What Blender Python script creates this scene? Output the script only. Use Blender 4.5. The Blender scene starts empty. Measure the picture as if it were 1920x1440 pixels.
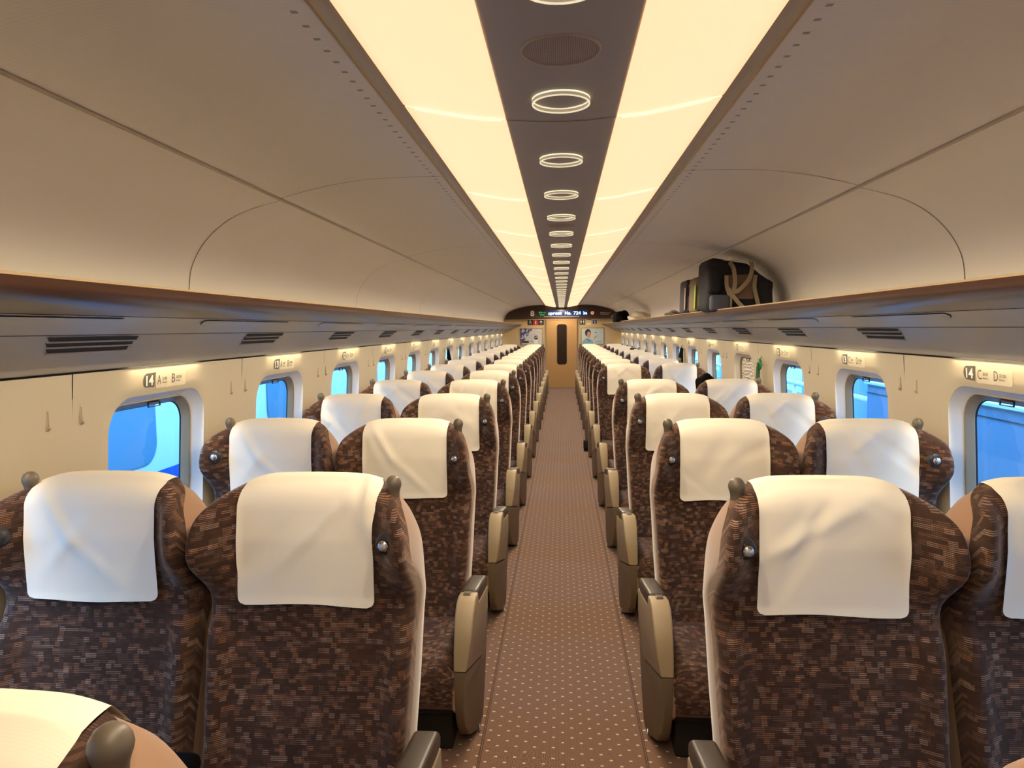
import bpy, bmesh, math, random
from math import sin, cos, pi, sqrt, exp
from mathutils import Vector, Matrix

# ------------------------------------------------------------------ camera, world, exposure
SC = bpy.context.scene
COL = SC.collection
E = 1.575                      # eye height above the carpet
cam_d = bpy.data.cameras.new('camera'); cam = bpy.data.objects.new('camera', cam_d); COL.objects.link(cam)
cam_d.sensor_fit = 'HORIZONTAL'; cam_d.sensor_width = 36.0; cam_d.lens = 1300 / 1920 * 36; cam_d.clip_start = 0.03; cam_d.clip_end = 200
cam.matrix_world = Matrix(((0.99743138, 0.00274075, 0.07157607, 0), (0.07112566, 0.08030316, -0.99422962, 0), (-0.00847272, 0.99676672, 0.07990196, E), (0, 0, 0, 1)))
SC.camera = cam
SC.view_settings.view_transform = 'Standard'; SC.view_settings.look = 'None'
SC.view_settings.gamma = 1; SC.view_settings.use_curve_mapping = False
SC.view_settings.exposure = 0.0
W = bpy.data.worlds.new('sky'); SC.world = W; W.use_nodes = True
wn = W.node_tree.nodes; wl = W.node_tree.links
bgn = wn['Background']; bgn.inputs['Strength'].default_value = 11.0
_tc = wn.new('ShaderNodeTexCoord'); _sx = wn.new('ShaderNodeSeparateXYZ'); _cr = wn.new('ShaderNodeValToRGB')
wl.new(_tc.outputs['Generated'], _sx.inputs[0]); wl.new(_sx.outputs['Z'], _cr.inputs[0]); wl.new(_cr.outputs[0], bgn.inputs['Color'])
_cr.color_ramp.elements[0].position = 0.0; _cr.color_ramp.elements[0].color = (0.17, 0.52, 0.98, 1)
_cr.color_ramp.elements[1].position = 0.6; _cr.color_ramp.elements[1].color = (0.15, 0.48, 1.0, 1)
LAMP_EMIT = 1.15
RING_POWER = 21.0              # the lamp in every ceiling ring               # the warm ceiling diffusers
WASH_POWER = 3.2              # the little lamps above each window

# ------------------------------------------------------------------ helpers
def srgb(r, g, b):
    f = lambda c: (c / 255 / 12.92) if c / 255 <= 0.04045 else ((c / 255 + 0.055) / 1.055) ** 2.4
    return (f(r), f(g), f(b), 1)

MATS = {}
def mat(name, col, rough=0.6, metal=0.0, emit=None, estr=1.0, sheen=0.0, spec=None, alpha=None, coat=0.0):
    m = bpy.data.materials.new(name); m.use_nodes = True; MATS[name] = m
    b = m.node_tree.nodes['Principled BSDF']
    b.inputs['Base Color'].default_value = col; b.inputs['Roughness'].default_value = rough; b.inputs['Metallic'].default_value = metal
    if emit: b.inputs['Emission Color'].default_value = emit; b.inputs['Emission Strength'].default_value = estr
    if sheen: b.inputs['Sheen Weight'].default_value = sheen; b.inputs['Sheen Roughness'].default_value = 0.4
    if spec is not None: b.inputs['Specular IOR Level'].default_value = spec
    if coat: b.inputs['Coat Weight'].default_value = coat; b.inputs['Coat Roughness'].default_value = 0.15
    return m

class NB:
    """small node builder"""
    def __init__(s, m): s.t = m.node_tree; s.n = s.t.nodes; s.l = s.t.links; s.b = s.n['Principled BSDF']
    def _in(s, sock, v):
        if hasattr(v, 'is_output') or isinstance(v, bpy.types.NodeSocket): s.l.new(v, sock)
        else: sock.default_value = v
    def m(s, op, a, b=0.0, c=0.0):
        n = s.n.new('ShaderNodeMath'); n.operation = op
        s._in(n.inputs[0], a); s._in(n.inputs[1], b); s._in(n.inputs[2], c); return n.outputs[0]
    def uv(s):
        n = s.n.new('ShaderNodeTexCoord'); x = s.n.new('ShaderNodeSeparateXYZ'); s.l.new(n.outputs['UV'], x.inputs[0]); return x.outputs[0], x.outputs[1]
    def obj(s):
        n = s.n.new('ShaderNodeTexCoord'); x = s.n.new('ShaderNodeSeparateXYZ'); s.l.new(n.outputs['Object'], x.inputs[0]); return x.outputs[0], x.outputs[1], x.outputs[2], n.outputs['Object']
    def wn(s, x, y, z=0.0):
        c = s.n.new('ShaderNodeCombineXYZ'); s._in(c.inputs[0], x); s._in(c.inputs[1], y); s._in(c.inputs[2], z)
        n = s.n.new('ShaderNodeTexWhiteNoise'); n.noise_dimensions = '3D'; s.l.new(c.outputs[0], n.inputs['Vector']); return n.outputs['Value']
    def noise(s, vec, scale, detail=2.0):
        n = s.n.new('ShaderNodeTexNoise'); n.inputs['Scale'].default_value = scale; n.inputs['Detail'].default_value = detail
        if vec is not None: s.l.new(vec, n.inputs['Vector'])
        return n.outputs['Fac']
    def ramp(s, f, stops, const=False):
        n = s.n.new('ShaderNodeValToRGB'); s._in(n.inputs[0], f); r = n.color_ramp
        if const: r.interpolation = 'CONSTANT'
        while len(r.elements) < len(stops): r.elements.new(0.5)
        for e, (p, c) in zip(r.elements, stops): e.position = p; e.color = c
        return n.outputs[0]
    def mix(s, f, a, b):
        n = s.n.new('ShaderNodeMix'); n.data_type = 'RGBA'; s._in(n.inputs['Factor'], f)
        s._in(n.inputs['A'], a) if False else None
        ia = [i for i in n.inputs if i.name == 'A' and i.type == 'RGBA'][0]; ib = [i for i in n.inputs if i.name == 'B' and i.type == 'RGBA'][0]
        s._in(ia, a); s._in(ib, b); return [o for o in n.outputs if o.type == 'RGBA'][0]
    def base(s, c): s._in(s.b.inputs['Base Color'], c)
    def bump(s, h, strength=0.3, dist=0.002):
        n = s.n.new('ShaderNodeBump'); n.inputs['Strength'].default_value = strength; n.inputs['Distance'].default_value = dist
        s.l.new(h, n.inputs['Height']); s.l.new(n.outputs[0], s.b.inputs['Normal'])

def mesh(name, verts, faces, m=None, smooth=True, uvs=None, recalc=True, mats=None, fmat=None):
    me = bpy.data.meshes.new(name); me.from_pydata([tuple(v) for v in verts], [], faces)
    if uvs is not None:
        ul = me.uv_layers.new(name='UVMap')
        for lp in me.loops: ul.data[lp.index].uv = uvs[lp.vertex_index]
    if recalc:
        b = bmesh.new(); b.from_mesh(me); bmesh.ops.recalc_face_normals(b, faces=b.faces); b.to_mesh(me); b.free()
    if m: me.materials.append(m)
    if mats:
        for q in mats: me.materials.append(q)
        for p, i in zip(me.polygons, fmat): p.material_index = i
    for p in me.polygons: p.use_smooth = smooth
    me.update(); return me

def obj(name, me, parent=None, loc=None):
    o = bpy.data.objects.new(name, me); COL.objects.link(o)
    if parent: o.parent = parent
    if loc: o.location = loc
    return o

def tag(o, label=None, cat=None, group=None, kind=None):
    if label: o['label'] = label
    if cat: o['category'] = cat
    if group: o['group'] = group
    if kind: o['kind'] = kind
    return o

def empty(name, loc=(0, 0, 0), label=None, cat=None, group=None, kind=None):
    o = bpy.data.objects.new(name, None); COL.objects.link(o); o.location = loc; o.empty_display_size = 0.05
    return tag(o, label, cat, group, kind)

def copy_tree(o, parent=None):
    c = o.copy(); COL.objects.link(c); c.parent = parent
    for ch in CH[o.name] if o.name in CH else [k for k in o.children]: copy_tree(ch, c)
    return c
CH = {}

class MB:
    """collects shapes, builds ONE mesh"""
    def __init__(s): s.v = []; s.f = []; s.u = []
    def add(s, vs, fs, us=None):
        o = len(s.v); s.v += [tuple(v) for v in vs]; s.f += [tuple(i + o for i in f) for f in fs]; s.u += us if us else [(v[0], v[1]) for v in vs]
    def box(s, x0, x1, y0, y1, z0, z1, bev=0.0, seg=3):
        b = bmesh.new(); bmesh.ops.create_cube(b, size=1)
        for v in b.verts: v.co = Vector(((x0 + x1) / 2 + v.co.x * (x1 - x0), (y0 + y1) / 2 + v.co.y * (y1 - y0), (z0 + z1) / 2 + v.co.z * (z1 - z0)))
        if bev: bmesh.ops.bevel(b, geom=b.edges[:] + b.verts[:], offset=bev, segments=seg, affect='EDGES', profile=0.5)
        s.bm(b)
    def bm(s, b):
        b.verts.index_update(); s.add([v.co[:] for v in b.verts], [[v.index for v in f.verts] for f in b.faces]); b.free()
    def tube(s, pts, r, n=10, cap=True):
        pts = [Vector(p) for p in pts]; rr = r if isinstance(r, (list, tuple)) else [r] * len(pts)
        vs = []; fs = []; up = None
        for i, p in enumerate(pts):
            t = (pts[min(i + 1, len(pts) - 1)] - pts[max(i - 1, 0)]).normalized()
            a = t.cross(Vector((0, 0, 1))) if abs(t.z) < 0.95 else t.cross(Vector((1, 0, 0)))
            if up is not None and a.dot(up) < 0: a = -a
            a.normalize(); up = a; b2 = t.cross(a)
            vs += [p + (a * cos(2 * pi * k / n) + b2 * sin(2 * pi * k / n)) * rr[i] for k in range(n)]
        for i in range(len(pts) - 1):
            for k in range(n): fs.append((i * n + k, i * n + (k + 1) % n, (i + 1) * n + (k + 1) % n, (i + 1) * n + k))
        if cap: fs.append(tuple(range(n))[::-1]); fs.append(tuple((len(pts) - 1) * n + k for k in range(n)))
        s.add(vs, fs)
    def lathe(s, prof, c=(0, 0, 0), n=24, axis='Z'):
        vs = []; fs = []
        for (r, h) in prof:
            for k in range(n):
                a = 2 * pi * k / n; p = (r * cos(a), r * sin(a), h)
                if axis == 'Y': p = (p[0], p[2], p[1])
                if axis == 'X': p = (p[2], p[0], p[1])
                vs.append((p[0] + c[0], p[1] + c[1], p[2] + c[2]))
        for i in range(len(prof) - 1):
            for k in range(n): fs.append((i * n + k, i * n + (k + 1) % n, (i + 1) * n + (k + 1) % n, (i + 1) * n + k))
        s.add(vs, fs)
    def prism(s, poly, d0, d1, axis='X', bev=0.0, seg=2):
        """poly of 2D points extruded along axis; X: (y,z), Y: (x,z), Z: (x,y)"""
        def P(a, b2, d): return {'X': (d, a, b2), 'Y': (a, d, b2), 'Z': (a, b2, d)}[axis]
        b = bmesh.new(); n = len(poly)
        v0 = [b.verts.new(P(a, c, d0)) for a, c in poly]; v1 = [b.verts.new(P(a, c, d1)) for a, c in poly]
        f0 = b.faces.new(v0); f1 = b.faces.new(v1[::-1])
        for i in range(n): b.faces.new((v0[i], v1[i], v1[(i + 1) % n], v0[(i + 1) % n]))
        bmesh.ops.recalc_face_normals(b, faces=b.faces)
        if bev: bmesh.ops.bevel(b, geom=list(f0.edges) + list(f1.edges), offset=bev, segments=seg, affect='EDGES', profile=0.5)
        s.bm(b)
    def sheet(s, P, nu, nv, fn):
        """grid sheet fn(u,v)->xyz"""
        vs = [fn(i / nu, j / nv) for j in range(nv + 1) for i in range(nu + 1)]
        fs = [(j * (nu + 1) + i, j * (nu + 1) + i + 1, (j + 1) * (nu + 1) + i + 1, (j + 1) * (nu + 1) + i) for j in range(nv) for i in range(nu)]
        s.add(vs, fs)
    def mesh(s, name, m, smooth=True): return mesh(name, s.v, s.f, m, smooth, s.u)
    def build(s, name, m, parent=None, smooth=True): return obj(name, s.mesh(name, m, smooth), parent)

def autosmooth(me, ang=0.6):
    b = bmesh.new(); b.from_mesh(me)
    for e in b.edges:
        if len(e.link_faces) == 2 and e.calc_face_angle(0) > ang: e.smooth = False
    b.to_mesh(me); b.free(); return me

def struct(name, me, parent=None): return tag(obj(name, me, parent), kind=None if parent else 'structure')

def text_mesh(txt, size, m, sx=1.0, shear=0.0, bold=0.0, res=3):
    c = bpy.data.curves.new('lettering', 'FONT'); c.body = txt; c.size = size; c.align_x = 'LEFT'; c.resolution_u = res; c.shear = shear; c.offset = bold; c.extrude = 0.0004
    o = bpy.data.objects.new('lettering', c); COL.objects.link(o); bpy.context.view_layer.update()
    me = bpy.data.meshes.new_from_object(o.evaluated_get(bpy.context.evaluated_depsgraph_get()))
    bpy.data.objects.remove(o); bpy.data.curves.remove(c)
    xs = [v.co.x for v in me.vertices]; x0 = min(xs) if xs else 0
    for v in me.vertices: v.co.x = (v.co.x - x0) * sx
    me.materials.clear(); me.materials.append(m)
    return me

def face_frame(o, right, up, origin):
    r = Vector(right).normalized(); u = Vector(up); u = (u - r * u.dot(r)).normalized(); n = r.cross(u)
    o.matrix_world = Matrix(((r.x, u.x, n.x, origin[0]), (r.y, u.y, n.y, origin[1]), (r.z, u.z, n.z, origin[2]), (0, 0, 0, 1)))

def sm(a, b, x):
    t = max(0.0, min(1.0, (x - a) / (b - a))); return t * t * (3 - 2 * t)
def lerp_tab(tab, x):
    if x >= tab[0][0]: return tab[0][1]
    for (x0, y0), (x1, y1) in zip(tab, tab[1:]):
        if x >= x1: return y1 + (y0 - y1) * (x - x1) / (x0 - x1)
    return tab[-1][1]
def catmull(P, n, closed=False):
    out = []; m = len(P)
    for i in range(m if closed else m - 1):
        p0 = P[(i - 1) % m] if closed or i > 0 else P[i]; p1 = P[i]; p2 = P[(i + 1) % m]; p3 = P[(i + 2) % m] if closed or i + 2 < m else P[i + 1]
        for k in range(n):
            t = k / n
            out.append(tuple(0.5 * (2 * b + (c - a) * t + (2 * a - 5 * b + 4 * c - d) * t * t + (3 * b - a - 3 * c + d) * t ** 3) for a, b, c, d in zip(p0, p1, p2, p3)))
    if not closed: out.append(tuple(P[-1]))
    return out

PITCH = 1.16
ORD = ['first', 'second', 'third', 'fourth', 'fifth', 'sixth', 'seventh', 'eighth', 'ninth', 'tenth', 'eleventh', 'twelfth', 'thirteenth', 'fourteenth', 'fifteenth', 'sixteenth']

# ------------------------------------------------------------------ materials
# seat moquette: dark brown with small woven blocks of dashes
m = mat('moquette', (0.03, 0.02, 0.015, 1), 0.9, sheen=0.45, spec=0.15); nb = NB(m); m.node_tree.nodes['Principled BSDF'].inputs['Sheen Tint'].default_value = (0.75, 0.55, 0.45, 1)
u, v = nb.uv()
oi = m.node_tree.nodes.new('ShaderNodeObjectInfo'); rnd = nb.m('MULTIPLY', oi.outputs['Random'], 37.0)
def blocks(cw, chh, seed):
    rv = nb.m('FLOOR', nb.m('DIVIDE', v, chh)); sh = nb.wn(rv, seed, rnd)
    cu = nb.m('FLOOR', nb.m('ADD', nb.m('DIVIDE', u, cw), sh)); return nb.wn(cu, rv, nb.m('ADD', rnd, seed))
b1 = blocks(0.0150, 0.0132, 3.1); b2 = blocks(0.0210, 0.0088, 7.7)
c1 = nb.ramp(b1, [(0, srgb(60, 42, 34)), (0.44, srgb(82, 58, 46)), (0.64, srgb(112, 86, 75)), (0.77, srgb(160, 110, 76)), (0.90, srgb(170, 140, 122))], True)
c2 = nb.ramp(b2, [(0, srgb(58, 41, 33)), (0.56, srgb(90, 63, 50)), (0.8, srgb(136, 96, 72)), (0.93, srgb(168, 130, 104))], True)
pat = nb.mix(0.45, c1, c2)
st = nb.m('FRACT', nb.m('DIVIDE', v, 0.0044)); line = nb.m('GREATER_THAN', st, 0.45)
dash = nb.m('GREATER_THAN', nb.m('FRACT', nb.m('DIVIDE', u, 0.0034)), 0.3)
base = nb.mix(nb.m('MULTIPLY', line, nb.m('ADD', 0.65, nb.m('MULTIPLY', dash, 0.35))), srgb(54, 38, 30), pat)
_, _, _, ov = nb.obj(); pile = nb.noise(ov, 9.0, 3)
base = nb.mix(nb.m('MULTIPLY', nb.m('SUBTRACT', pile, 0.35), 0.5), base, srgb(98, 72, 60))
nb.base(base); nb.bump(nb.m('MULTIPLY', line, 1.0), 0.15, 0.0006)
mat('suede_trim', srgb(150, 112, 84), 0.9, sheen=0.4)
mat('shell_grey', srgb(150, 135, 118), 0.5)
m = mat('cover_cloth', srgb(242, 231, 210), 0.85); nb = NB(m); u, v = nb.uv()
wv = nb.m('ADD', nb.m('SINE', nb.m('MULTIPLY', u, 4200.0)), nb.m('SINE', nb.m('MULTIPLY', v, 4200.0))); nb.bump(wv, 0.08, 0.0003)
mat('knob_plastic', srgb(98, 86, 70), 0.42)
mat('bezel', srgb(46, 42, 42), 0.35); mat('chrome', srgb(200, 200, 205), 0.18, 1.0)
mat('lamp_glass', srgb(190, 190, 195), 0.08, 0.6)
mat('armrest_beige', srgb(156, 136, 104), 0.45); mat('armrest_lower', srgb(112, 95, 72), 0.5)
m = mat('armrest_leather', srgb(58, 47, 36), 0.42); nb = NB(m); nb.bump(nb.noise(nb.obj()[3], 260, 2), 0.25, 0.0005)
mat('black_cloth', srgb(14, 12, 13), 0.95, spec=0.1)
mat('pedestal_shade', srgb(28, 25, 23), 0.7)
# carpet with a diagonal lattice of pale stitches and a double seam each side
m = mat('carpet', srgb(100, 72, 62), 0.95, sheen=0.25, spec=0.1); nb = NB(m); X, Y, Z, ov = nb.obj()
def dots(ou, ovv):
    fu = nb.m('ABSOLUTE', nb.m('SUBTRACT', nb.m('FRACT', nb.m('ADD', nb.m('DIVIDE', X, 0.0707), ou)), 0.5)); fv = nb.m('ABSOLUTE', nb.m('SUBTRACT', nb.m('FRACT', nb.m('ADD', nb.m('DIVIDE', Y, 0.0666), ovv)), 0.5))
    a = nb.m('MULTIPLY', nb.m('LESS_THAN', fu, 0.080), nb.m('LESS_THAN', fv, 0.055)); return a
dd = nb.m('MAXIMUM', dots(0.0, 0.0), dots(0.5, 0.5))
n1 = nb.noise(ov, 380, 2); n2 = nb.noise(ov, 3.0, 3)
cb = nb.mix(n1, srgb(102, 75, 60), srgb(150, 119, 100)); cb = nb.mix(nb.m('MULTIPLY', n2, 0.3), cb, srgb(122, 88, 70))
rib = nb.m('GREATER_THAN', nb.m('FRACT', nb.m('DIVIDE', X, 0.0056)), 0.35); cb = nb.mix(nb.m('MULTIPLY', nb.m('SUBTRACT', 1.0, rib), 0.35), cb, srgb(70, 48, 42))
cb = nb.mix(nb.m('MULTIPLY', dd, 0.66), cb, srgb(240, 214, 190))
ax = nb.m('ABSOLUTE', X)
seam = nb.m('MAXIMUM', nb.m('LESS_THAN', nb.m('ABSOLUTE', nb.m('SUBTRACT', ax, 0.302)), 0.0022), nb.m('LESS_THAN', nb.m('ABSOLUTE', nb.m('SUBTRACT', ax, 0.309)), 0.0022))
cb = nb.mix(nb.m('MULTIPLY', seam, 0.7), cb, srgb(62, 40, 30)); nb.base(cb); nb.bump(n1, 0.5, 0.003)
# shell plastics
def wallpaper(name, c, rough=0.5, scale=420, k=0.12, ribs=False):
    m = mat(name, c, rough); nb = NB(m); _, Y, _, ov = nb.obj()
    n = nb.noise(ov, scale, 2); nb.bump(n, k, 0.0006); return m
wallpaper('wall_cream', srgb(188, 174, 148), 0.42); wallpaper('underside_grey', srgb(180, 173, 163), 0.36)
wallpaper('rack_bin', srgb(224, 216, 204), 0.45); wallpaper('ceiling_dark', srgb(156, 153, 152), 0.5)
# shoulder panel: fine ribs and two rows of slots
m = mat('shoulder', srgb(214, 196, 172), 0.5); nb = NB(m); u, v = nb.uv()   # u arc from lamp frame, v along the car
rb = nb.m('SINE', nb.m('MULTIPLY', v, 2 * pi / 0.012)); cbs = nb.mix(nb.m('MULTIPLY', nb.m('ADD', rb, 1.0), 0.10), srgb(234, 228, 218), srgb(216, 208, 196))
fv = nb.m('ABSOLUTE', nb.m('SUBTRACT', nb.m('FRACT', nb.m('DIVIDE', v, 0.062)), 0.5))
slot = nb.m('MULTIPLY', nb.m('LESS_THAN', fv, 0.10), nb.m('LESS_THAN', nb.m('ABSOLUTE', nb.m('SUBTRACT', u, 0.042)), 0.007))
cbs = nb.mix(nb.m('MULTIPLY', slot, 0.65), cbs, srgb(60, 52, 46))
slot2 = nb.m('MULTIPLY', nb.m('LESS_THAN', fv, 0.13), nb.m('LESS_THAN', nb.m('ABSOLUTE', nb.m('SUBTRACT', u, 0.640)), 0.0035))
cbs = nb.mix(nb.m('MULTIPLY', slot2, 0.6), cbs, srgb(236, 220, 190)); nb.base(cbs); nb.bump(rb, 0.2, 0.0004)
mat('shoulder_trim', srgb(205, 190, 160), 0.35); mat('frame_brown', srgb(176, 160, 136), 0.45); mat('gap_black', srgb(14, 12, 12), 0.7)
mat('brown_gloss', srgb(76, 48, 36), 0.32, spec=0.45); mat('gold_lip', srgb(176, 150, 112), 0.4)
mat('vent_dark', srgb(20, 17, 15), 0.7)
mat('reveal_grey', srgb(216, 210, 202), 0.45); mat('window_frame', srgb(146, 128, 104), 0.35); mat('gasket', srgb(22, 22, 26), 0.5)
m = mat('diffuser', srgb(240, 225, 180), 0.4, emit=(1.0, 0.60, 0.35, 1), estr=LAMP_EMIT)
mat('diffuser_rib', srgb(245, 235, 210), 0.4, emit=(1.0, 0.74, 0.50, 1), estr=LAMP_EMIT)
mat('ring_lit', srgb(245, 240, 225), 0.3, emit=(1.0, 0.86, 0.56, 1), estr=0.75)
mat('ring_acrylic', srgb(190, 176, 150), 0.15, emit=(1.0, 0.85, 0.6, 1), estr=0.22)
m = bpy.data.materials.new('glass'); m.use_nodes = True; MATS['glass'] = m; t = m.node_tree; t.nodes.clear()
o_ = t.nodes.new('ShaderNodeOutputMaterial'); mx = t.nodes.new('ShaderNodeMixShader'); tr = t.nodes.new('ShaderNodeBsdfTransparent'); gl = t.nodes.new('ShaderNodeBsdfGlossy')
fr = t.nodes.new('ShaderNodeLayerWeight'); fr.inputs['Blend'].default_value = 0.12; gl.inputs['Roughness'].default_value = 0.02; tr.inputs['Color'].default_value = (0.86, 0.95, 1.0, 1)
mp = t.nodes.new('ShaderNodeMath'); mp.operation = 'MULTIPLY'; mp.inputs[1].default_value = 0.35; t.links.new(fr.outputs['Facing'], mp.inputs[0]); t.links.new(mp.outputs[0], mx.inputs[0]); t.links.new(tr.outputs[0], mx.inputs[1]); t.links.new(gl.outputs[0], mx.inputs[2]); t.links.new(mx.outputs[0], o_.inputs[0])
M = MATS

# ------------------------------------------------------------------ the car shell (structure)
Y0, Y1 = -1.62, 18.30
def strip(name, prof, m, kind='structure', y0=Y0, y1=Y1, smooth=True, parent=None, ny=1, mirror=False):
    """profile (x, z rel. eye) extruded along the car; both sides optional"""
    vs = []; fs = []; us = []; acc = 0; L = len(prof)
    for s in ((1, -1) if mirror else (1,)):
        b = len(vs); acc = 0
        for i, (x, z) in enumerate(prof):
            if i: acc += math.hypot(x - prof[i - 1][0], z - prof[i - 1][1])
            for j in range(ny + 1):
                y = y0 + (y1 - y0) * j / ny; vs.append((s * x, y, z + E)); us.append((acc, y))
        for i in range(L - 1):
            for j in range(ny): a = b + i * (ny + 1) + j; fs.append((a, a + 1, a + ny + 2, a + ny + 1))
    me = mesh(name, vs, fs, m, smooth, us)
    o = obj(name, me, parent)
    if kind: o['kind'] = kind
    return o
def side(prof, s): return [(s * x, z) for x, z in prof]

fl = MB(); fl.box(-1.62, 1.62, Y0, Y1, -0.05, 0.0); struct('floor', fl.mesh('floor', M['carpet'], False))
ceil = strip('ceiling', catmull([(-0.146, 0.549), (-0.08, 0.543), (0, 0.5405), (0.08, 0.543), (0.146, 0.549)], 6), M['ceiling_dark'])
# thin joints across the centre panel
for k in range(9):
    y = 1.87 + 2.32 * k
    o = strip('ceiling_joint', [(-0.144, 0.5475), (-0.08, 0.5415), (0, 0.539), (0.08, 0.5415), (0.144, 0.5475)], M['gap_black'], None, y, y + 0.003, parent=ceil)
SHOULDER = catmull([(0.462, 0.600), (0.62, 0.601), (0.80, 0.593), (0.97, 0.567), (1.128, 0.529)], 6)
BIN = catmull([(1.130, 0.520), (1.21, 0.500), (1.30, 0.470), (1.38, 0.424), (1.445, 0.365), (1.49, 0.300), (1.515, 0.235), (1.525, 0.150)], 5)
for s, nm in ((-1, 'left'), (1, 'right')):
    sh = strip('trim_1' if s < 0 else 'trim_2', side(SHOULDER, s), M['shoulder'])
    strip('panel_edge', side([(0.459, 0.603), (0.459, 0.597), (0.466, 0.597)], s), M['shoulder_trim'], None, parent=sh)
    strip('panel_edge', side([(1.124, 0.5275), (1.130, 0.5265), (1.130, 0.520)], s), M['shoulder_trim'], None, parent=sh)
    bn = strip('trim_3' if s < 0 else 'trim_4', side(BIN, s), M['rack_bin'])
    # lamp-side frame and the black gap
    fr_ = strip('trim_5' if s < 0 else 'trim_6', side([(0.408, 0.580), (0.414, 0.577), (0.450, 0.589), (0.452, 0.597)], s), M['frame_brown'])
    strip('gap', side([(0.450, 0.612), (0.462, 0.612)], s), M['gap_black'], None, parent=fr_)
    for k in range(-1, 7):
        y = 2.76 + 2.32 * k
        strip('panel_joint', side([(x, z - 0.0015) for x, z in SHOULDER], s), M['gap_black'], None, y, y + 0.0035, parent=sh)
        strip('panel_joint', side([(x - 0.0015, z - 0.001) for x, z in BIN], s), M['gap_black'], None, y, y + 0.0035, parent=bn)

# ceiling diffusers, one per bay
def diffuser(s, ya, yb):
    P = catmull([(0.144, 0.5465), (0.20, 0.556), (0.30, 0.576), (0.414, 0.590)], 6)
    P = [(x, z - 0.010 * sin(pi * (x - 0.144) / 0.27)) for x, z in P]
    mb = MB(); n = len(P)
    for dz in (0.0,):
        vs = [(s * x, y, z + E) for x, z in P for y in (ya, yb)]
        mb.add(vs, [(2 * i, 2 * i + 1, 2 * i + 3, 2 * i + 2) for i in range(n - 1)])
        vs2 = [(s * x, y, z + E + 0.004) for x, z in P for y in (ya, yb)]
        mb.add(vs2, [(2 * i, 2 * i + 1, 2 * i + 3, 2 * i + 2) for i in range(n - 1)])
    return mb, P
dj = [Y0] + [1.86 + 1.16 * k for k in range(-2, 15)]; dj = [y for y in dj if y < Y1 - 0.2]; dj += [Y1]
dj = sorted(set(round(y, 4) for y in dj))
for s, nm in ((-1, 'left'), (1, 'right')):
    for i, (ya, yb) in enumerate(zip(dj, dj[1:])):
        mb, P = diffuser(s, ya + 0.004, yb - 0.004)
        vis = ya + 1.16 > 1.6
        e = empty('light_diffuser', (0, 0, 0), f'glowing ceiling light panel {nm} of the dark strip, ' + (f'{ORD[min(15, max(0, i - 2))]} panel from the camera' if i > 2 else 'nearest one overhead'), 'ceiling light', f'ceiling light panels, {nm} strip')
        mb.build('diffuser', M['diffuser'], e)
        rb = MB(); vs = []
        for x, z in P[2:-2]: vs += [(s * x, yb - 0.006, z + E - 0.001), (s * x, yb - 0.003, z + E - 0.006), (s * x, yb + 0.003, z + E - 0.006), (s * x, yb + 0.006, z + E - 0.001)]
        k = len(P) - 4
        rb.add(vs, [(4 * a + c, 4 * a + c + 1, 4 * a + c + 5, 4 * a + c + 4) for a in range(k - 1) for c in range(3)])
        if yb < Y1 - 0.1: rb.build('end_rib', M['diffuser_rib'], e)

# centre strip: ring lights and speakers
rg = empty('ring_light'); z0 = 0.541
mb = MB(); mb.lathe([(0.0665, 0.0), (0.0690, -0.004), (0.0690, -0.0), (0.0665, 0.0)], (0, 0, 0), 48); mb.lathe([(0.0665, -0.0005), (0.0690, -0.0005), (0.0690, -0.0022), (0.0665, -0.0022), (0.0665, -0.0005)], (0, 0, 0), 48)
mb.build('upper_ring', M['ring_lit'], rg)
mb = MB(); mb.lathe([(0.0655, -0.0105), (0.0690, -0.0105), (0.0690, -0.0128), (0.0655, -0.0128), (0.0655, -0.0105)], (0, 0, 0), 48); mb.build('lower_ring', M['ring_lit'], rg)
mb = MB(); mb.lathe([(0.0672, -0.003), (0.0672, -0.0105)], (0, 0, 0), 48); mb.lathe([(0.0688, -0.003), (0.0688, -0.0105)], (0, 0, 0), 48); mb.build('acrylic_band', M['ring_acrylic'], rg)
rl_d = bpy.data.lights.new('ring_lamp', 'SPOT'); rl_d.spot_size = 2.95; rl_d.spot_blend = 0.25; rl_d.energy = RING_POWER; rl_d.color = (1.0, 0.86, 0.63); rl_d.shadow_soft_size = 0.004
rlo = bpy.data.objects.new('ring_lamp', rl_d); COL.objects.link(rlo); rlo.parent = rg; rlo.location = (0, 0, -0.016)
CH['ring_light'] = list(rg.children)
ys = [1.697 + 0.58 * k for k in range(-3, 29)]
for i, y in enumerate(ys):
    o = rg if i == 0 else copy_tree(rg)
    o.location = (0, y, z0 + E)
    tag(o, 'ring light under the dark centre ceiling strip, ' + (f'{ORD[i - 3]} ring from the camera' if 3 <= i < 19 else ('far along the car near the end wall' if i >= 19 else 'overhead')), 'ceiling light', 'ring lights along the ceiling' if i < 19 else 'ring lights at the far end of the ceiling')
m = mat('speaker_mesh', srgb(84, 74, 72), 0.6); nb = NB(m); X, Y, Z, ov = nb.obj()
fx = nb.m('SUBTRACT', nb.m('FRACT', nb.m('DIVIDE', X, 0.0042)), 0.5); fy = nb.m('SUBTRACT', nb.m('FRACT', nb.m('DIVIDE', Y, 0.0042)), 0.5)
hole = nb.m('LESS_THAN', nb.m('ADD', nb.m('MULTIPLY', fx, fx), nb.m('MULTIPLY', fy, fy)), 0.07); nb.base(nb.mix(hole, srgb(158, 146, 140), srgb(70, 62, 60)))
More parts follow.
